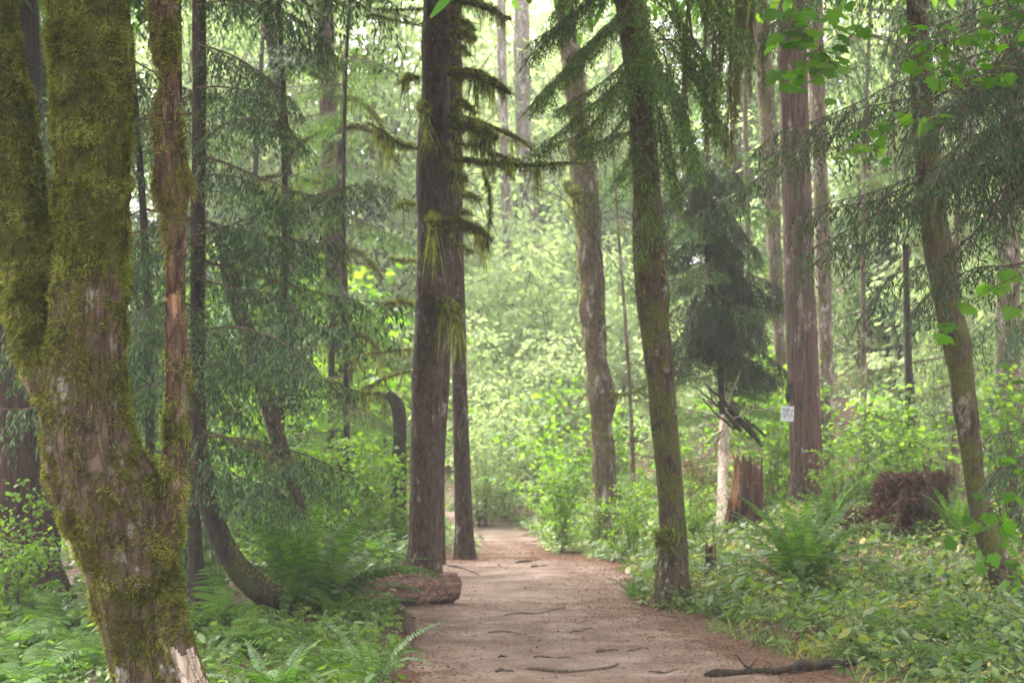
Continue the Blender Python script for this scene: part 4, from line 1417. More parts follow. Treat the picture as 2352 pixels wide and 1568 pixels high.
# the bank of growth closing the view where the path turns
rng = rs(620)
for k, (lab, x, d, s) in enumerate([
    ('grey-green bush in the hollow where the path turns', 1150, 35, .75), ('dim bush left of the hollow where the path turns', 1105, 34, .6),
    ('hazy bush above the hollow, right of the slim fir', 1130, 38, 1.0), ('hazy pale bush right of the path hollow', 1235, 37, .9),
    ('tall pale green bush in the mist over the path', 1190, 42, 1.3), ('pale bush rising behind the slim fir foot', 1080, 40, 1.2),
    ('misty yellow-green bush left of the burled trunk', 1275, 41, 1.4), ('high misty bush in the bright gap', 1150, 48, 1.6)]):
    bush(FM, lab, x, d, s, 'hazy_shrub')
# hillside growth: indistinct far bushes and trees share a label by zone
def zone(X, d):
    x = 512 / K + X * F / d / K
    return 'left' if x < 900 else ('middle' if x < 1400 else 'right')


ZL = {'left': 'misty broadleaf bush on the rise seen through the left-hand conifers', 'middle': 'misty yellow-green bush on the bright rise beyond the path', 'right': 'misty broadleaf bush on the rise behind the reddish trunk'}
ZT = {'left': 'tall hazy broadleaf tree far behind the left-hand conifers', 'middle': 'tall washed-out broadleaf tree in the bright mist beyond the path', 'right': 'tall hazy broadleaf tree far behind the reddish trunk'}
ZC = {'left': 'tall hazy conifer far behind the left-hand stand', 'middle': 'tall washed-out conifer in the mist beyond the path', 'right': 'tall hazy conifer far behind the right-hand stand'}
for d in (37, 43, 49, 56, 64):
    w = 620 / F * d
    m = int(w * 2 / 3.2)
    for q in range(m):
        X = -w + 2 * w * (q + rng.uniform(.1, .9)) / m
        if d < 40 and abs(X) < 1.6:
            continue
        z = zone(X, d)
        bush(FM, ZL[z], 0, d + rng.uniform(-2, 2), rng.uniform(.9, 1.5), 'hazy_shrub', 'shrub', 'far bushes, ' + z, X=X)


def far_conifer_mesh(seed, H, W):
    rng = rs(seed)
    tr, cr = MB(), MB()
    C = np.array([[0, 0, z] for z in np.linspace(0, H, 20)])
    tube(tr, C, np.linspace(.20, .03, 20), 10, 0, .1, .1, seed)
    n = 90
    for k in range(n):
        z = H * (.12 + .86 * (k + rng.rand()) / n)
        a = rng.uniform(0, 6.28)
        L = W * (1.05 - z / H) ** .7 * rng.uniform(.6, 1.1) + .3
        u = np.linspace(0, 1, 6)[:, None]
        ax = np.array([0, 0, z]) + np.array([math.cos(a), math.sin(a), -.12]) * L * u
        ax[:, 2] -= .22 * L * u[:, 0] ** 2
        spray(cr, ax, rng, .55, .09, 55, .6, .13, .035, .07, .02, 0, 1, t0=.1)
    return tr.mesh('trunk', [M['fir_bark']]), cr.mesh('crown', [M['twig'], M['hemlock_leaf']])


FC = [far_conifer_mesh(700 + k, 15, 2.4) for k in range(3)]
rng = rs(640)
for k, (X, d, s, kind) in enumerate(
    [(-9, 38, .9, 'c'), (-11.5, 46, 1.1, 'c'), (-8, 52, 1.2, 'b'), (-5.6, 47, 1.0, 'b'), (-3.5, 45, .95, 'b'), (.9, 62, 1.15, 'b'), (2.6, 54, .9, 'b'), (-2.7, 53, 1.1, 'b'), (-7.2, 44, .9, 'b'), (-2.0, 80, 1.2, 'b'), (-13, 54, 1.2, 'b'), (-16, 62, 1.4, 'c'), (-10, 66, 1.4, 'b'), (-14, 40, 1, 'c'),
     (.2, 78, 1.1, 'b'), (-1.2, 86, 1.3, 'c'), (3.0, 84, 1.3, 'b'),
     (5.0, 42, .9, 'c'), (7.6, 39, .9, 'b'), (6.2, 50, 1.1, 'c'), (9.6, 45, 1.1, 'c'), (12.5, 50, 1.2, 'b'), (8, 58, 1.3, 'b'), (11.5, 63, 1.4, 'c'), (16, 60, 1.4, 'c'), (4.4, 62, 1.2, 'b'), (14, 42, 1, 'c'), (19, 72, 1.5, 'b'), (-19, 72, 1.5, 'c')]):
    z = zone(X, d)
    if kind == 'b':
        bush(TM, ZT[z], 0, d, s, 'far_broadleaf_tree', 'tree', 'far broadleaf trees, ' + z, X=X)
    else:
        zz = float(gz(X, d)) - .1
        t = thing('far_conifer_tree', ZC[z], 'tree', (X, d, zz), 'far conifers, ' + z)
        a, b = FC[k % 3]
        place('trunk', a, t, (X, d, zz), (0, 0, k * 1.3), s)
        place('crown', b, t, (X, d, zz), (0, 0, k * 1.3), s)

# unseen crowns added above the frame to shade the wood, leaving the clearing open
def shade_canopy_mesh(seed, H, W, n=70):
    rng = rs(seed)
    cr = MB()
    for k in range(n):
        z = H * (k + rng.rand()) / n
        a = rng.uniform(0, 6.28)
        L = W * (1.0 - .75 * z / H) * rng.uniform(.6, 1.1) + .3
        u = np.linspace(0, 1, 6)[:, None]
        ax = np.array([0, 0, z]) + np.array([math.cos(a), math.sin(a), .05]) * L * u
        ax[:, 2] -= .16 * L * u[:, 0] ** 2
        spray(cr, ax, rng, .8, .11, 60, .4, .22, .075, .10, .02, 0, 1, t0=.1)
    return cr.mesh('crown', [M['twig'], M['hemlock_leaf']])


SHADE_CROWNS = [shade_canopy_mesh(710 + k, 7, 3.6, 60) for k in range(2)]
for k, (t, C) in enumerate(TOPS + [(maple, CA), (cedR, CR_)] + CONS):
    if C[-1, 1] > 24 or t.name.startswith(('weeping', 'fir_tree')):
        continue
    zc = CAM_H + .235 * (C[-1, 1] + (3.0 if C[-1, 1] < 12 else 1.5)) + .3
    place('crown', SHADE_CROWNS[k % 2], t, (C[-1, 0], C[-1, 1], zc), (0, 0, k * 1.7), 1.0)

# ------------------------------------------------------------------ ferns
FR_MAT = [M['fern'], M['twig']]
FRONDS = [frond_mesh('frond', FR_MAT, 1.0, .105, .021, 36, .30 + .10 * k, 800 + k) for k in range(4)]
FRONDS_L = [frond_mesh('frond', [M['fern_light'], M['twig']], .8, .17, .034, 19, .55 + .1 * k, 810 + k, 'lady', False) for k in range(3)]
FRONDS_S = [frond_mesh('frond', [M['fern'], M['twig']], .75, .07, .015, 38, .55 + .15 * k, 820 + k) for k in range(2)]


def fern(label, x, d, n, s, kinds, seed, name='sword_fern', upright=.5, X=None, az=None, z=None, tilt=None, group=None):
    rng = rs(seed)
    if X is None:
        X = P(x, 1000, d)[0]
    zz = float(gz(X, d)) if z is None else z
    t = thing(name, label, 'fern', (X, d, zz), group)
    for k in range(n):
        a = 2 * math.pi * (k + rng.uniform(-.3, .3)) / n if az is None else az[k % len(az)] + rng.normal() * .2
        q = rng.uniform(-.45, .75) * upright if tilt is None else tilt[k % len(tilt)]
        # negative Y rotation lifts a frond that grows along +X
        place('frond', kinds[rng.randint(len(kinds))], t, (X + math.cos(a) * .03, d + math.sin(a) * .03, zz - .01), (rng.normal() * .15, -q, a), s * rng.uniform(.75, 1.08))
    return t


fern('large sword fern right of the path in front of the splintered stump', 1838, 16.8, 32, 1.15, FRONDS, 901, upright=.62)
fern('large dark sword fern left of the log, tallest in the wood', 712, 15.2, 38, 1.28, FRONDS, 902, upright=.72)
fern('sword fern leaning over the end of the bare log', 690, 15.0, 14, .75, FRONDS, 903, upright=.4)
fern('light green fern clump at the foot of the curved trunk', 475, 11.8, 9, .62, FRONDS_S, 904, upright=.9)
fern('small fern tuft at the left of the mossy path-side trunk', 1455, 17.0, 10, .50, FRONDS_S, 905, upright=.5)
FRONDS_P = [frond_mesh('frond', [leaf_mat('pale fern', [(0, (.07, .13, .05)), (.5, (.12, .20, .08)), (1, (.20, .29, .13))], .3, .55, (1.05, 1.2, .6), .3, 2, .3), M['twig']], .75, .075, .016, 34, .45 + .15 * k, 830 + k) for k in range(2)]
fern('fern with pale fronds at the left edge of the path, nearest', 855, 11.3, 8, .85, FRONDS_P, 906, upright=.45)
fern('pale fern in the undergrowth left of the nearest path edge', 640, 10.6, 9, .8, FRONDS_P, 911, upright=.45)
fern('sword fern behind the shredded stump at right', 2200, 19.2, 18, .75, FRONDS, 907, upright=.7)
fern('sword fern beyond the shredded stump, left side', 1900, 20.5, 14, .75, FRONDS, 908, upright=.8)
fern('half-hidden fern behind the pale leaning pole', 1590, 22.6, 12, .7, FRONDS, 909, upright=.5)
fern('fern below the splintered stump beside the small broken stub', 1700, 18.2, 12, .6, FRONDS_S, 910, upright=.5)
rng = rs(915)
LADY = [(rng.uniform(-60, 215), dd, rng.uniform(.5, .8)) for dd in np.linspace(8.4, 15, 24)]
for k, (x, d, s) in enumerate(LADY):
    fern('light green lady fern in the patch left of the big maple foot', x, d, 11, s, FRONDS_L, 920 + k, 'lady_fern', .35, group='lady ferns left of the big maple')
LOWF = [(500 + rng.uniform(-20, 60), 9.3, .8)] + [(rng.uniform(470, 860 - max(0, 11 - dd) * 10), dd, rng.uniform(.6, 1.0)) for dd in np.linspace(9.2, 14.6, 11)]
for k, (x, d, s) in enumerate(LOWF):
    fern('low fern in the undergrowth between the big maple foot and the path', x, d, 10, s, FRONDS_S if k % 2 else FRONDS_L, 940 + k, 'low_fern', .4, group='low ferns between maple and path')
BACKF = [(560, 21), (640, 22.5), (800, 21.5), (880, 21.5), (500, 22), (420, 20), (600, 24)]
for k, (x, d) in enumerate(BACKF):
    fern('fern in the shaded undergrowth behind the left sword fern', x, d, 12, .8, FRONDS_L if k % 2 else FRONDS, 960 + k, 'shade_fern', .5, group='ferns behind the left sword fern')

# ------------------------------------------------------------------ ground herbs, litter and grass (uncountable)
def herbs(name, label, n, region, mats, seed, hmin=.08, hmax=.3, size=.055, leaves=9, T=OVATE, mask=None):
    rng = rs(seed)
    mb = MB()
    x0, x1, y0, y1 = region
    y = rng.uniform(y0, y1, n * 2)
    x = rng.uniform(x0, x1, n * 2)
    keep = ~on_path(x, y, .02)
    if mask is not None:
        keep &= mask(x, y) > rng.rand(len(x))
    x, y = x[keep][:n], y[keep][:n]
    z = gz(x, y)
    n = len(x)
    h = rng.uniform(hmin, hmax, n)
    ps = .45 + 1.5 * rng.rand(n) ** 2
    lean = rng.normal(size=(n, 3)) * .25
    lean[:, 2] = 1
    lean = nrm(lean)
    b = np.stack([x, y, z], -1)
    strips(mb, b, lean, h, .004, 0, 2, None, 0, rng, .5)
    for k in range(leaves):
        u = (.25 + .75 * (k + rng.rand(n)) / leaves)
        p = b + lean * (h * u)[:, None]
        a = rng.uniform(0, 6.28) + 2.4 * k + rng.uniform(0, 6.28, n)
        dv = nrm(np.stack([np.cos(a), np.sin(a), rng.uniform(-.5, .25, n)], -1))
        up = nrm(np.array([0, 0, 1.0]) + rng.normal(size=(n, 3)) * .3)
        tmpl(mb, T, p + dv * .015, dv, up, size * ps * rng.uniform(.6, 1.25, n), 1)
    return tag(mb.build(name, mats), label, kind='stuff')


HM = [M['twig'], M['herb']]
rng = rs(1099)
for k in range(9):
    x_, y_ = rng.uniform(1.9, 4.3), rng.uniform(10.5, 16)
    fern('low fern among the herbs right of the path', 0, y_, 7, rng.uniform(.45, .7), FRONDS_S if k % 2 else FRONDS_L, 1100 + k, 'low_fern', .2, X=x_, group='low ferns right of the path')
herbs('ground_cover', 'leafy green and yellow ground herbs right of the path', 2200, (1.0, 4.6, 9.0, 16.5), HM, 1001, .06, .26, .060, 9, OVATE,
      lambda x, y: np.clip(sstep(-.05, .45, x - np.interp(y, [9, 11.6, 14, 16.4, 20], [2.7, 2.12, 1.68, 1.22, 1.30])) * (.35 + vnoise(np.stack([x * 1.3, y * 1.3, 0 * x], -1), 9)), 0, 1))
herbs('tall_undergrowth', 'taller leafy sprigs standing out of the ground herbs at right', 260, (1.6, 4.6, 11.5, 17), [M['twig'], M['herb_left']], 1006, .25, .5, .07, 12, OVATE,
      lambda x, y: sstep(.1, .6, x - np.interp(y, [9, 11.6, 14, 16.4, 20], [2.7, 2.12, 1.68, 1.22, 1.30])) * vnoise(np.stack([x * 1.5, y * 1.5, 0 * x], -1), 39))
herbs('low_undergrowth', 'mixed low leafy growth around the stumps at right', 4300, (1.0, 6.5, 16.0, 25), HM, 1002, .08, .32, .060, 8, OVATE,
      lambda x, y: .25 + vnoise(np.stack([x * 1.1, y * 1.1, 0 * x], -1), 19) * (x > np.interp(y, PY, PRX) + .15))
herbs('left_undergrowth', 'leafy green herbs on the shaded floor left of the path', 2000, (-4.2, -.7, 8.5, 16.0), [M['twig'], M['herb_left']], 1003, .08, .30, .060, 8, OVATE,
      lambda x, y: .2 + vnoise(np.stack([x * 1.3, y * 1.3, 0 * x], -1), 29))
herbs('far_undergrowth', 'low growth on the shaded floor among the left-hand conifers', 2500, (-8, -1.3, 16, 34), [M['twig'], M['herb_left']], 1004, .1, .4, .075, 8, OVATE)
herbs('bend_undergrowth', 'pale low growth where the path bends', 1500, (-1.8, 3.5, 27, 37), [M['twig'], M['hazed_leaf']], 1005, .08, .3, .08, 8, OVATE)


def herb_edge(y):
    return np.interp(y, [9, 11.6, 14, 16.4, 20], [2.7, 2.12, 1.68, 1.22, 1.30])


def litter(n, seed):
    rng = rs(seed)
    mb = MB()
    y = 8 + 22 * rng.rand(n) ** 1.3
    l = np.interp(y, PY, PLX)
    r = np.interp(y, PY, PRX)
    side = rng.rand(n)
    e = np.abs(rng.normal(size=n))
    x = np.where(side < .3, l + (rng.rand(n) ** 1.7) * .5 - .45 * e, np.where(side < .75, r - (rng.rand(n) ** 1.5) * .8 + .75 * e, l + (r - l) * rng.rand(n)))
    keep = np.ones(n, bool)
    mid = side >= .75
    keep[mid] = vnoise(np.stack([x[mid] * 2.2, y[mid] * 1.4, 0 * x[mid]], -1), 71) ** 1.5 > rng.rand(mid.sum()) * .8
    x, y = x[keep], y[keep]
    n = len(x)
    b = np.stack([x, y, gz(x, y) + .010 + .006 * rng.rand(n)], -1)
    a = rng.uniform(0, 6.28, n)
    dv = nrm(np.stack([np.cos(a), np.sin(a), rng.normal(size=n) * .25], -1))
    up = nrm(np.array([0, 0, 1.0]) + rng.normal(size=(n, 3)) * .35)
    m2 = rng.rand(n) < .55
    tmpl(mb, SIMPLE, b[m2], dv[m2], up[m2], rng.uniform(.006, .028, m2.sum()), 0)
    k = (~m2).sum()
    strips(mb, b[~m2], dv[~m2], rng.uniform(.010, .05, k), rng.uniform(.002, .004, k), 0, 1, None, 0, rng, .6)
    return tag(mb.build('leaf_litter', [M['litter']]), 'dead leaves, needles and bark bits strewn on the path and its edges', kind='stuff')


litter(110000, 1010)


def grass(n, seed):
    rng = rs(seed)
    y = rng.uniform(10, 17, n)
    x = herb_edge(y) + np.abs(rng.normal(size=n)) * .9 - .08
    keep = vnoise(np.stack([x * 2, y * 2, 0 * x], -1), 33) > .45
    x, y = x[keep], y[keep]
    k = len(x)
    b = np.stack([x, y, gz(x, y)], -1)
    d = nrm(rng.normal(size=(k, 3)) * .45 + [0, 0, 1])
    mb = MB()
    strips(mb, b, d, rng.uniform(.08, .26, k), rng.uniform(.004, .010, k), rng.uniform(.2, 1, k), 3, None, 0, rng, .15)
    return tag(mb.build('grass', [M['herb']]), 'yellow-green grass blades among the herbs right of the path', kind='stuff')


grass(5000, 1012)

# twigs and roots lying on the path
rng = rs(1020)
TW = [((1210, 1538), (1285, 1545), (1400, 1536), (1420, 1528), 'longest dark root crossing the front of the path'),
      ((1225, 1512), (1270, 1512), (1315, 1514), None, 'straight dark twig on the pale patch at the front of the path'),
      ((1145, 1512), (1155, 1508), (1165, 1512), None, 'tiny dark twig on the pale patch, left side'),
      ((1140, 1545), (1155, 1541), (1180, 1546), None, 'short dark twig at the bottom edge left of the long root'),
      ((1440, 1500), (1465, 1492), (1490, 1493), None, 'dark twig at the right side of the front path'),
      ((1370, 1500), (1400, 1496), (1420, 1497), None, 'short twig between the long root and the right-hand twig'),
      ((1310, 1455), (1340, 1448), (1360, 1446), None, 'dark curved twig in the middle of the path'),
      ((1160, 1415), (1230, 1410), (1300, 1398), None, 'faint thin stick across the middle of the path'),
      ((1120, 1455), (1180, 1454), (1200, 1462), None, 'thin stick at the left middle of the path'),
      ((1185, 1293), (1215, 1290), (1240, 1286), None, 'dark root on the crest where the path dips'),
      ((1220, 1303), (1240, 1301), (1260, 1302), None, 'small root just below the crest of the path'),
      ((1490, 1545), (1520, 1548), (1560, 1540), None, 'twig at the bottom right of the path'),
      ((1030, 1300), (1070, 1308), (1100, 1322), None, 'dark root running from the thick fir to the path')]


def ground_hit(x, y):
    lo, hi = 4.0, 60.0
    d = np.linspace(lo, hi, 3000)
    p0 = P(x, y, 1.0)
    xs_ = p0[0] * d
    zs_ = CAM_H + (p0[2] - CAM_H) * d
    g = gz(xs_, d)
    i = int(np.argmax(zs_ < g))
    return np.array([xs_[i], d[i], g[i]])


for a, b, c, e, lab in TW:
    pts = np.array([ground_hit(*q) for q in (a, b, c, e) if q is not None])
    pts[:, 2] += .012
    C = catmull(pts, 14)
    C[:, 2] = gz(C[:, 0], C[:, 1]) + .012 + .006 * np.sin(np.linspace(0, 9, 14))
    mb = MB()
    r = .016 if 'root' in lab else .008
    tube(mb, C, np.interp(np.linspace(0, 1, 14), [0, .3, 1], [r * .6, r, r * .3]), 7, 0, .2, 0, 3, lump=.3, lfreq=20)
    o = mb.build('root' if 'root' in lab else 'fallen_twig', [M['twig']], None, tuple(C[0]))
    tag(o, lab, 'root' if 'root' in lab else 'twig')

# ------------------------------------------------------------------ logs, stumps, pole, sign
def log_thing(name, label, A, B, rA_, rB_, mat, seed, endmat=None, sides=40, rough=.12, ridge=.1, lump=.15, zs=1.0, cat='log', bend=0):
    n = 70
    t = np.linspace(0, 1, n)[:, None]
    C = A * (1 - t) + B * t
    C[:, 2] += bend * np.sin(t[:, 0] * math.pi)
    o = thing(name, label, cat, tuple(A))
    mb = MB()
    G, _ = tube(mb, C, np.linspace(rA_, rB_, n), sides, 0, rough, ridge, seed, lump=lump, lfreq=5, cap=False, zs=zs)
    mb.build('bark', [mat], o)
    for e, nm in ((0, 'cut_end'), (n - 1, 'cut_end')):
        m2 = MB()
        ring = G[e]
        c = C[e]
        rings = [c + (ring - c) * q for q in (1, .75, .5, .25)]
        nd = nrm(C[min(e + 1, n - 1)] - C[max(e - 1, 0)]) * (1 if e else -1)
        V = []
        for q, rg in enumerate(rings):
            V.append(rg + nd * (.004 * q + .01 * (vnoise(rg * 40, seed)[:, None] - .5)))
        V = np.vstack(V + [c[None] + nd * .012])
        f4 = []
        for q in range(3):
            for j in range(sides):
                j2 = (j + 1) % sides
                f4.append([q * sides + j, q * sides + j2, (q + 1) * sides + j2, (q + 1) * sides + j])
        f3 = [[3 * sides + j, 3 * sides + (j + 1) % sides, 4 * sides] for j in range(sides)]
        m2.add(V, f4)
        m2.f.append(np.array(f3) + 0)
        m2.m.append(np.zeros(len(f3), int))
        m2.build(nm, [endmat or mat], o)
    return o


a = P(1040, 1352, 16.7)
b = P(700, 1372, 15.9)
a[2] = float(gz(a[0], a[1])) + .15
b[2] = float(gz(b[0], b[1])) + .16
log_thing('bare_log', 'bare weathered brown log lying beside the path in front of the thick fir', b, a, .15, .145, M['log'], 51, M['wood_red'], rough=.16, ridge=.22, lump=.26)
a = P(900, 1318, 18.6)
b = P(1020, 1335, 18.0)

# splintered stump
def stump(name, label, x, d, rows, seed, mats, spikes, sides=64, jag=.12, hollow=True, matfn=None, lump=.12, ridge=.25, dent=None):
    X = P(x, 1000, d)[0]
    z = float(gz(X, d)) - .05
    C = np.array([[X + q[2], d, z + q[0]] for q in rows])
    Q = catmull(np.column_stack([C, [q[1] for q in rows]]), 60)
    t = thing(name, label, 'stump', (X, d, z))
    mb = MB()
    C, r = Q[:, :3], Q[:, 3]
    T, A, B = frames(C)
    th = np.linspace(0, 2 * np.pi, sides, endpoint=False)
    D = A[:, None] * np.cos(th)[None, :, None] + B[:, None] * np.sin(th)[None, :, None]
    G = C[:, None] + D * r[:, None, None]
    k = vnoise(np.stack([np.cos(th)[None] * 5 + 0 * G[..., 2], np.sin(th)[None] * 5 + 0 * G[..., 2], G[..., 2] * 1.2], -1), seed)
    nz = fbm(G * np.array([14, 14, 3]), seed + 2, 3)
    rr = r[:, None] * (1 + lump * (vnoise(G * 4, seed + 3) - .5) * 2 - ridge * (1 - np.abs(2 * k - 1)) ** 2 + .16 * (nz - .5))
    G = C[:, None] + D * rr[..., None]
    top = C[-1, 2]
    if dent:
        dz, da, ds = dent
        dth = np.abs((th[None, :] - da + np.pi) % (2 * np.pi) - np.pi)
        rr = rr * (1 - ds * np.exp(-(dth / .42) ** 2 - ((G[..., 2] - z - dz) / .16) ** 2))
        G = C[:, None] + D * rr[..., None]
    jz = (vnoise(np.stack([np.cos(th) * 6, np.sin(th) * 6, 0 * th], -1), seed + 7) - .3) * jag * 2 + (vnoise(np.stack([np.cos(th) * 20, np.sin(th) * 20, 0 * th], -1), seed + 8) - .5) * jag
    w = sstep(.6, 1, (G[..., 2] - z) / (top - z))
    G[..., 2] += jz[None] * w
    n = len(C)
    i = np.arange(n - 1)[:, None] * sides
    j = np.arange(sides)[None]
    j2 = (j + 1) % sides
    Fq = np.stack([i + j, i + j2, i + sides + j2, i + sides + j], -1).reshape(-1, 4)
    mb.add(G.reshape(-1, 3), Fq, matfn(G.reshape(-1, 3)[Fq].mean(1)) if matfn else 0)
    # broken, hollowed top
    ring = G[-1]
    c = ring.mean(0)
    V = [ring]
    for q, s in enumerate((.8, .55, .3)):
        rg = c + (ring - c) * s
        rg[:, 2] = c[2] - .05 * (q + 1) + (vnoise(rg * 25, seed + q) - .5) * .12
        V.append(rg)
    V = np.vstack(V + [c[None] - [0, 0, .2]])
    f4 = [[q * sides + jj, q * sides + (jj + 1) % sides, (q + 1) * sides + (jj + 1) % sides, (q + 1) * sides + jj] for q in range(3) for jj in range(sides)]
    f3 = [[3 * sides + jj, 3 * sides + (jj + 1) % sides, 4 * sides] for jj in range(sides)]
    base = mb.n
    mb.add(V, f4, 1)
    mb.f.append(np.array(f3) + base)
    mb.m.append(np.full(len(f3), 1))
    mb.build('trunk', mats, t)
    rng = rs(seed)
    sp = MB()
    for (ang, h, w_, m_) in spikes:
        p = G[-6, int(ang / (2 * np.pi) * sides) % sides]
        c0 = p * .92 + C[-6] * .08
        q = catmull(np.array([c0 - [0, 0, .1], c0 + [0, 0, h * .5], c0 + [rng.normal() * .02, 0, h]]), 8)
        tube(sp, q, np.linspace(w_, w_ * .12, 8), 6, m_, .3, 0, seed)
    if spikes:
        sp.build('splinter', mats, t)
    return t, G, C


def m1(c):
    x, y = to_px(c)
    return np.where((x < 1698) & (x > 1600) & (y < 1180 + (vnoise(np.stack([x * .2, y * 0, 0 * x], -1), 3) - .5) * 90) & (c[:, 1] < 22.1), 2, 0)


stump('splintered_stump', 'tall splintered stump with a fresh orange broken edge, beside the pale pole', 1712, 22.0,
      [(0, .30, 0), (.25, .235, 0), (.55, .20, .02), (.85, .185, .04)], 52, [M['wood_red'], M['wood_red'], M['wood_orange']],
      [(3.5, .09, .02, 2), (3.0, .10, .03, 2), (2.6, .08, .02, 2), (4.2, .12, .02, 2), (4.9, .09, .02, 0), (5.6, .05, .02, 0), (0.4, .06, .02, 0), (3.8, .16, .014, 2)], matfn=m1)
stump('broken_stub', 'small jagged stub of a broken sapling in front of the pale pole', 1632, 18.4,
      [(0, .075, 0), (.15, .062, 0), (.36, .06, 0)], 53, [M['wood_red'], M['wood_orange']], [(3.6, .07, .012, 1), (5.0, .08, .012, 0), (1.0, .05, .012, 1)], 32, .05)
stump('short_snag_stump', 'small cut grey snag standing in the shrubs right of the reddish trunk', 2126, 26, [(0, .09, 0), (.5, .08, 0), (.98, .075, .02)], 54, [M['fir_bark'], M['wood_pale']], [], 28, .03)
# root wad
rw, GW, CW = stump('rotten_root_stump', 'big shredded reddish rotten stump with a dark hollow, at right behind the ferns', 2075, 20.2,
      [(0, .56, -.03), (.12, .48, .0), (.30, .42, .05), (.50, .40, .08), (.66, .39, .10), (.72, .36, .10)], 55, [M['wood_red'], M['wood_red'], M['wood_orange']],
      [(4.0, .20, .06, 0), (3.8, .15, .045, 0), (4.3, .12, .05, 0)], 90, .045, lump=.34, ridge=.35, dent=(.45, 5.4, .55))
mb = MB()
rng = rs(56)
n = 9000
ii = rng.randint(2, len(CW) - 1, n)
jj = rng.randint(0, GW.shape[1], n)
p = GW[ii, jj]
N_ = nrm(p - CW[ii])
lump_ = vnoise(p * 9, 5)
d_ = nrm(N_ * .5 + np.array([0, 0, -1]) * (.9 - 1.2 * lump_[:, None]) + rng.normal(size=(n, 3)) * .55)
strips(mb, p - N_ * .01, d_, rng.uniform(.03, .11, n) * (.4 + lump_ * 1.2), rng.uniform(.006, .020, n), .1, 2, None, 0, rng, .4)
# outlying shreds round the foot
a = rng.uniform(0, 6.28, 2600)
rr = .45 + np.abs(rng.normal(size=2600)) * .22
fx, fy = CW[0, 0] + np.cos(a) * rr, CW[0, 1] + np.sin(a) * rr * .8
fb = np.stack([fx, fy, gz(fx, fy) + np.maximum(0, .35 - (rr - .45) * .7) * rng.rand(2600)], -1)
strips(mb, fb, nrm(rng.normal(size=(2600, 3)) * [1, 1, .5]), rng.uniform(.04, .14, 2600), rng.uniform(.006, .018, 2600), .2, 2, None, 0, rng, .5)
mb.build('shredded_bark', [M['shred']], rw)

# pale leaning pole with a burst of broken branches at its top
pole = thing('pale_leaning_pole', 'pale peeled dead trunk leaning beside the splintered stump', 'dead tree', tuple(P(1660, 1275, 22.6)))
rows = [(955, 1652, 1668), (1000, 1650, 1676), (1080, 1648, 1674), (1150, 1645, 1674), (1200, 1643, 1676), (1260, 1641, 1680), (1290, 1640, 1684)]
C, r = edge_curve(rows, [24.2, 24.0, 23.7, 23.3, 23.0, 22.7, 22.6], 60)
r = r * .9
mb = MB()
tube(mb, C, r, 24, 0, .05, 0, 57, lump=.06, lfreq=5)
mb.build('trunk', [M['wood_pale']], pole)
rng = rs(58)
TOP = P(1662, 960, 24.1)


def stick(parent, a, b, d0, d1, r, mat, name='branch', bend=0, rtip=.35, extra=True):
    A, B = P(*a, d0), P(*b, d1)
    t = np.linspace(0, 1, 12)[:, None]
    C = A * (1 - t) + B * t
    C[:, 2] += bend * np.sin(t[:, 0] * math.pi)
    C = C + (vnoise(C * 6, 3)[:, None] - .5) * .05
    mb = MB()
    tube(mb, C, np.linspace(r, r * rtip, 12), 7, 0, .2, 0, 5, lump=.2, lfreq=15)
    if extra:
        for q in range(3):
            i = rng.randint(4, 11)
            e = C[i] + (B - A) * rng.uniform(.08, .2) + rng.normal(size=3) * .08
            tube(mb, catmull(np.array([C[i], e]), 5), np.linspace(r * .4, r * .15, 5), 4, 0)
    return mb.build(name, [M[mat]], parent)


for a, b, r_ in [((1700, 990), (1645, 915), .03), ((1745, 1010), (1590, 888), .024), ((1735, 1000), (1618, 880), .03), ((1760, 1000), (1700, 940), .02), ((1690, 985), (1604, 912), .018), ((1750, 1025), (1680, 930), .018), ((1730, 985), (1650, 900), .02)]:
    stick(pole, a, b, 24.0 + rng.normal() * .15, 24.0 + rng.normal() * .2, r_, 'dark_bark')
for a, b in [((1660, 985), (1600, 1110)), ((1658, 1000), (1588, 1090)), ((1664, 990), (1622, 1120)), ((1660, 975), (1640, 1080)), ((1655, 990), (1575, 1050)), ((1672, 1020), (1800, 1062)), ((1675, 1060), (1770, 1130)),
             ((1672, 1080), (1760, 1170)), ((1674, 1050), (1830, 1090)), ((1676, 1120), (1790, 1190)), ((1672, 1030), (1730, 1110)), ((1665, 965), (1560, 950)), ((1668, 965), (1780, 935)), ((1676, 1000), (1760, 1060)), ((1672, 1140), (1740, 1230)), ((1662, 970), (1700, 850))]:
    stick(pole, a, b, 24.0 - (a[1] - 960) * .004, 24.0 + rng.normal() * .4, rng.uniform(.009, .016), 'twig_pale', bend=rng.uniform(0, .08))
# dry rusty bough left of the pole
mb = MB()
for k in range(7):
    a = P(1600 + k * 8, 1060 + k * 6, 23.4)
    b = P(1500 + k * 16, 1080 + k * 22, 23.2)
    b2 = (a + b) / 2 + [0, 0, .06]
    spray(mb, np.array([a, b2, b]), rng, .10, .022, 60, .9, .03, .008, .016, .004)
o = mb.build('rusty_dead_bough', [M['twig'], M['dead_needles']], None, tuple(P(1600, 1100, 23.4)))
tag(o, 'rusty brown dead fir bough hanging left of the pale pole', 'branch')

# orange growths at the foot of the reddish trunk
for k, (x, y, lab) in enumerate([(922, 0, '')][:0]):
    pass

# sign: small white tag with black strokes on the reddish trunk
sg_c = P(1808.5, 949, 23.72)
wS, hS = 29.5 * K * 23.72 / F, 34 * K * 23.72 / F
sign = thing('trail_tag', 'small white metal tag with black marks nailed to the reddish trunk', 'sign', tuple(sg_c))


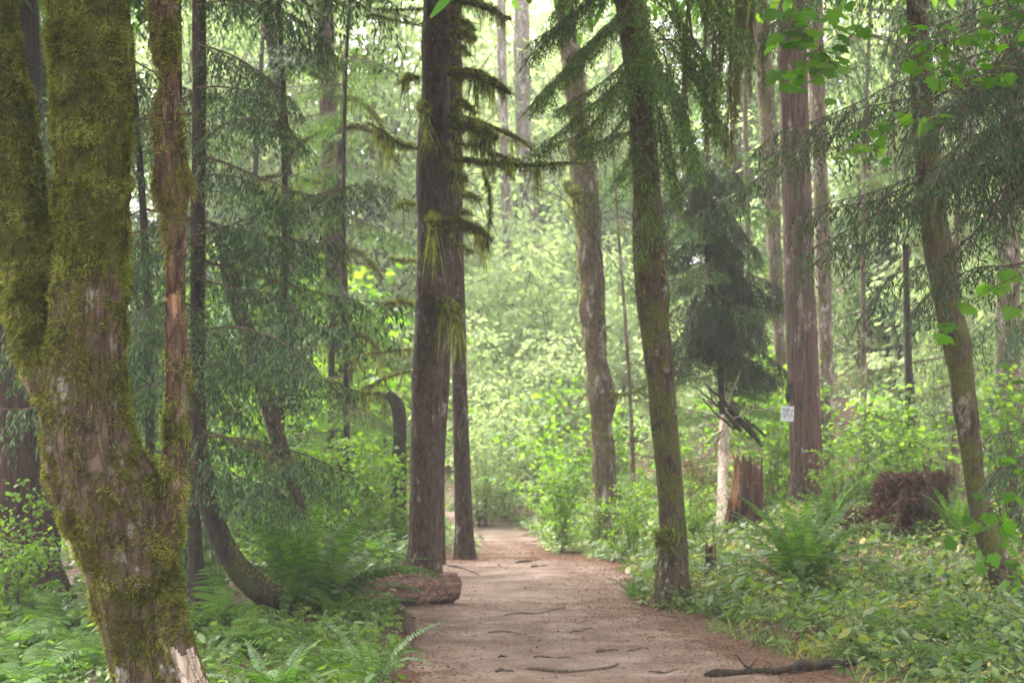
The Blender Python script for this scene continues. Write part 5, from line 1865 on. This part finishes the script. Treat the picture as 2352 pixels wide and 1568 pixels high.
def flat_mat(name, col, rough=.5):
    m, N, L = new_mat(name)
    p = N.new('ShaderNodeBsdfPrincipled')
    nz = N.new('ShaderNodeTexNoise')
    nz.inputs['Scale'].default_value = 30
    r = ramp(N, [(.3, tuple(c * .8 for c in col)), (.7, col)])
    L.new(nz.outputs[0], r.inputs[0])
    L.new(r.outputs[0], p.inputs['Base Color'])
    p.inputs['Roughness'].default_value = rough
    o = N.new('ShaderNodeOutputMaterial')
    L.new(p.outputs[0], o.inputs[0])
    return m


def boxv(mb, c, s, mat=0, rot=0):
    v = np.array([[x, y, z] for x in (-.5, .5) for y in (-.5, .5) for z in (-.5, .5)]) * s
    cr, sr = math.cos(rot), math.sin(rot)
    v = np.stack([v[:, 0] * cr - v[:, 2] * sr, v[:, 1], v[:, 0] * sr + v[:, 2] * cr], -1) + c
    mb.add(v, [[0, 1, 3, 2], [4, 6, 7, 5], [0, 4, 5, 1], [2, 3, 7, 6], [0, 2, 6, 4], [1, 5, 7, 3]], mat)


mb = MB()
boxv(mb, sg_c, (wS, .006, hS), 0, -.03)
mb.build('plate', [flat_mat('white tag paint', (.78, .76, .82))], sign, smooth=False)
mb = MB()
ux, uz = wS, hS
fr = sg_c + np.array([0, -.0045, 0])
for (x, z, w, h, rot) in [(-.32, .30, .07, .22, .1), (-.20, .26, .08, .20, -.1), (-.36, -.08, .06, .42, .0), (-.21, -.12, .07, .46, .0), (-.07, .26, .06, .22, .2), (.05, .30, .07, .20, -.1),
                          (-.06, -.04, .06, .40, .05), (.07, .02, .05, .44, -.05), (.15, .30, .06, .20, .0), (.17, -.22, .06, .36, -.3), (.36, .22, .13, .13, .0), (.33, -.02, .06, .28, .1), (.36, -.26, .05, .24, .2)]:
    boxv(mb, fr + np.array([x * ux, 0, z * uz]), (w * ux, .003, h * uz), 0, rot)
mb.build('marking', [flat_mat('faded black paint', (.16, .16, .20))], sign, smooth=False)
mb = MB()
# knot of bark above the tag
kb = P(1812, 898, 23.8)
C = catmull(np.array([kb + [0, .1, -.13], kb + [-.005, -.02, -.05], kb + [-.005, -.02, .05], kb + [0.01, .08, .14]]), 16)
tube(mb, C, np.interp(np.linspace(0, 1, 16), [0, .3, .7, 1], [.02, .045, .045, .02]), 12, 0, .2, .1, 5, lump=.3, lfreq=10)
mb.build('bark_knot', [M['dark_bark']], red)

# ------------------------------------------------------------------ fallen sticks
def ground_stick(name, label, pts, r, mat, seed, lift=0.0, cat='fallen branch', rt=.4, twigs=4):
    rng = rs(seed)
    C = np.array([ground_hit(*q[:2]) + np.array([0, 0, (q[2] if len(q) > 2 else 0) + r * .7]) for q in pts])
    C = catmull(C, 40)
    mb = MB()
    tube(mb, C, r * np.interp(np.linspace(0, 1, 40), [0, .12, .5, .85, 1], [.25, 1, .85, rt, .15]), 14, 0, .35, .15, seed, lump=.5, lfreq=7)
    for q in range(twigs):
        i = rng.randint(6, 36)
        e = C[i] + nrm(rng.normal(size=3) * [1, .6, .5] + [0, 0, .3]) * rng.uniform(.08, .25)
        tube(mb, catmull(np.array([C[i], (C[i] + e) / 2 + rng.normal(size=3) * .01, e]), 6), np.linspace(r * .3, r * .1, 6), 5, 0)
    o = mb.build(name, [M[mat]], None, tuple(C[0]))
    return tag(o, label, cat)


ground_stick('fallen_branch', 'dark rotting branch lying in the herbs at the bottom right', [(1760, 1552), (1880, 1536), (1990, 1528), (2060, 1518), (2130, 1510)], .035, 'dark_bark', 71)
ground_stick('fallen_branch', 'dark crumbly stick at the bottom edge right of the path', [(1618, 1556), (1680, 1552), (1750, 1546), (1820, 1548)], .028, 'dark_bark', 72)
ground_stick('fallen_branch', 'dark rotten root end poking out of the ferns left of the path', [(905, 1395), (930, 1430), (945, 1470), (950, 1500)], .05, 'wood_red', 73, twigs=2)
ground_stick('fallen_branch', 'thin pole slanting up left of the big maple foot', [(30, 1340), (80, 1340, .25), (140, 1340, .62)], .02, 'dark_bark', 74, twigs=2)
ground_stick('fallen_branch', 'mossy thin pole slanting up behind the left sword fern', [(770, 1250, .0), (820, 1250, .42), (870, 1250, .8)], .022, 'twig_pale', 75, twigs=2)
ground_stick('fallen_branch', 'thin mossy sticks crossing between the reddish trunk and the rotten stump', [(1905, 1180, 0), (1950, 1180, .25), (1990, 1180, .6)], .02, 'twig_pale', 76, twigs=3)

# thin wire-like stem in front of the burled trunk and the mossy trunk
rng = rs(77)
mb = MB()
C = catmull(PL([(1225, 430), (1290, 455), (1345, 520), (1400, 590), (1450, 660), (1475, 700)], 16.3), 30)
tube(mb, C, .004, 5, 0)
mb.build('branch', [M['twig']], hem)

# ------------------------------------------------------------------ haze
mb = MB()
hx, hy0, hy1, hz0, hz1 = 75, -10, 124, -1.6, 34
v = np.array([[x, y, z] for x in (-hx, hx) for y in (hy0, hy1) for z in (hz0, hz1)], float)
mb.add(v, [[0, 1, 3, 2], [4, 6, 7, 5], [0, 4, 5, 1], [2, 3, 7, 6], [0, 2, 6, 4], [1, 5, 7, 3]])
hm, N, L = new_mat('mist')
pv = N.new('ShaderNodeVolumePrincipled')
pv.inputs['Color'].default_value = (.95, .97, 1, 1)
pv.inputs['Density'].default_value = .0013
pv.inputs['Anisotropy'].default_value = .3
o = N.new('ShaderNodeOutputMaterial')
L.new(pv.outputs[0], o.inputs['Volume'])
tag(mb.build('haze', [hm], smooth=False), 'pale mist thickening toward the far side of the wood', kind='stuff')
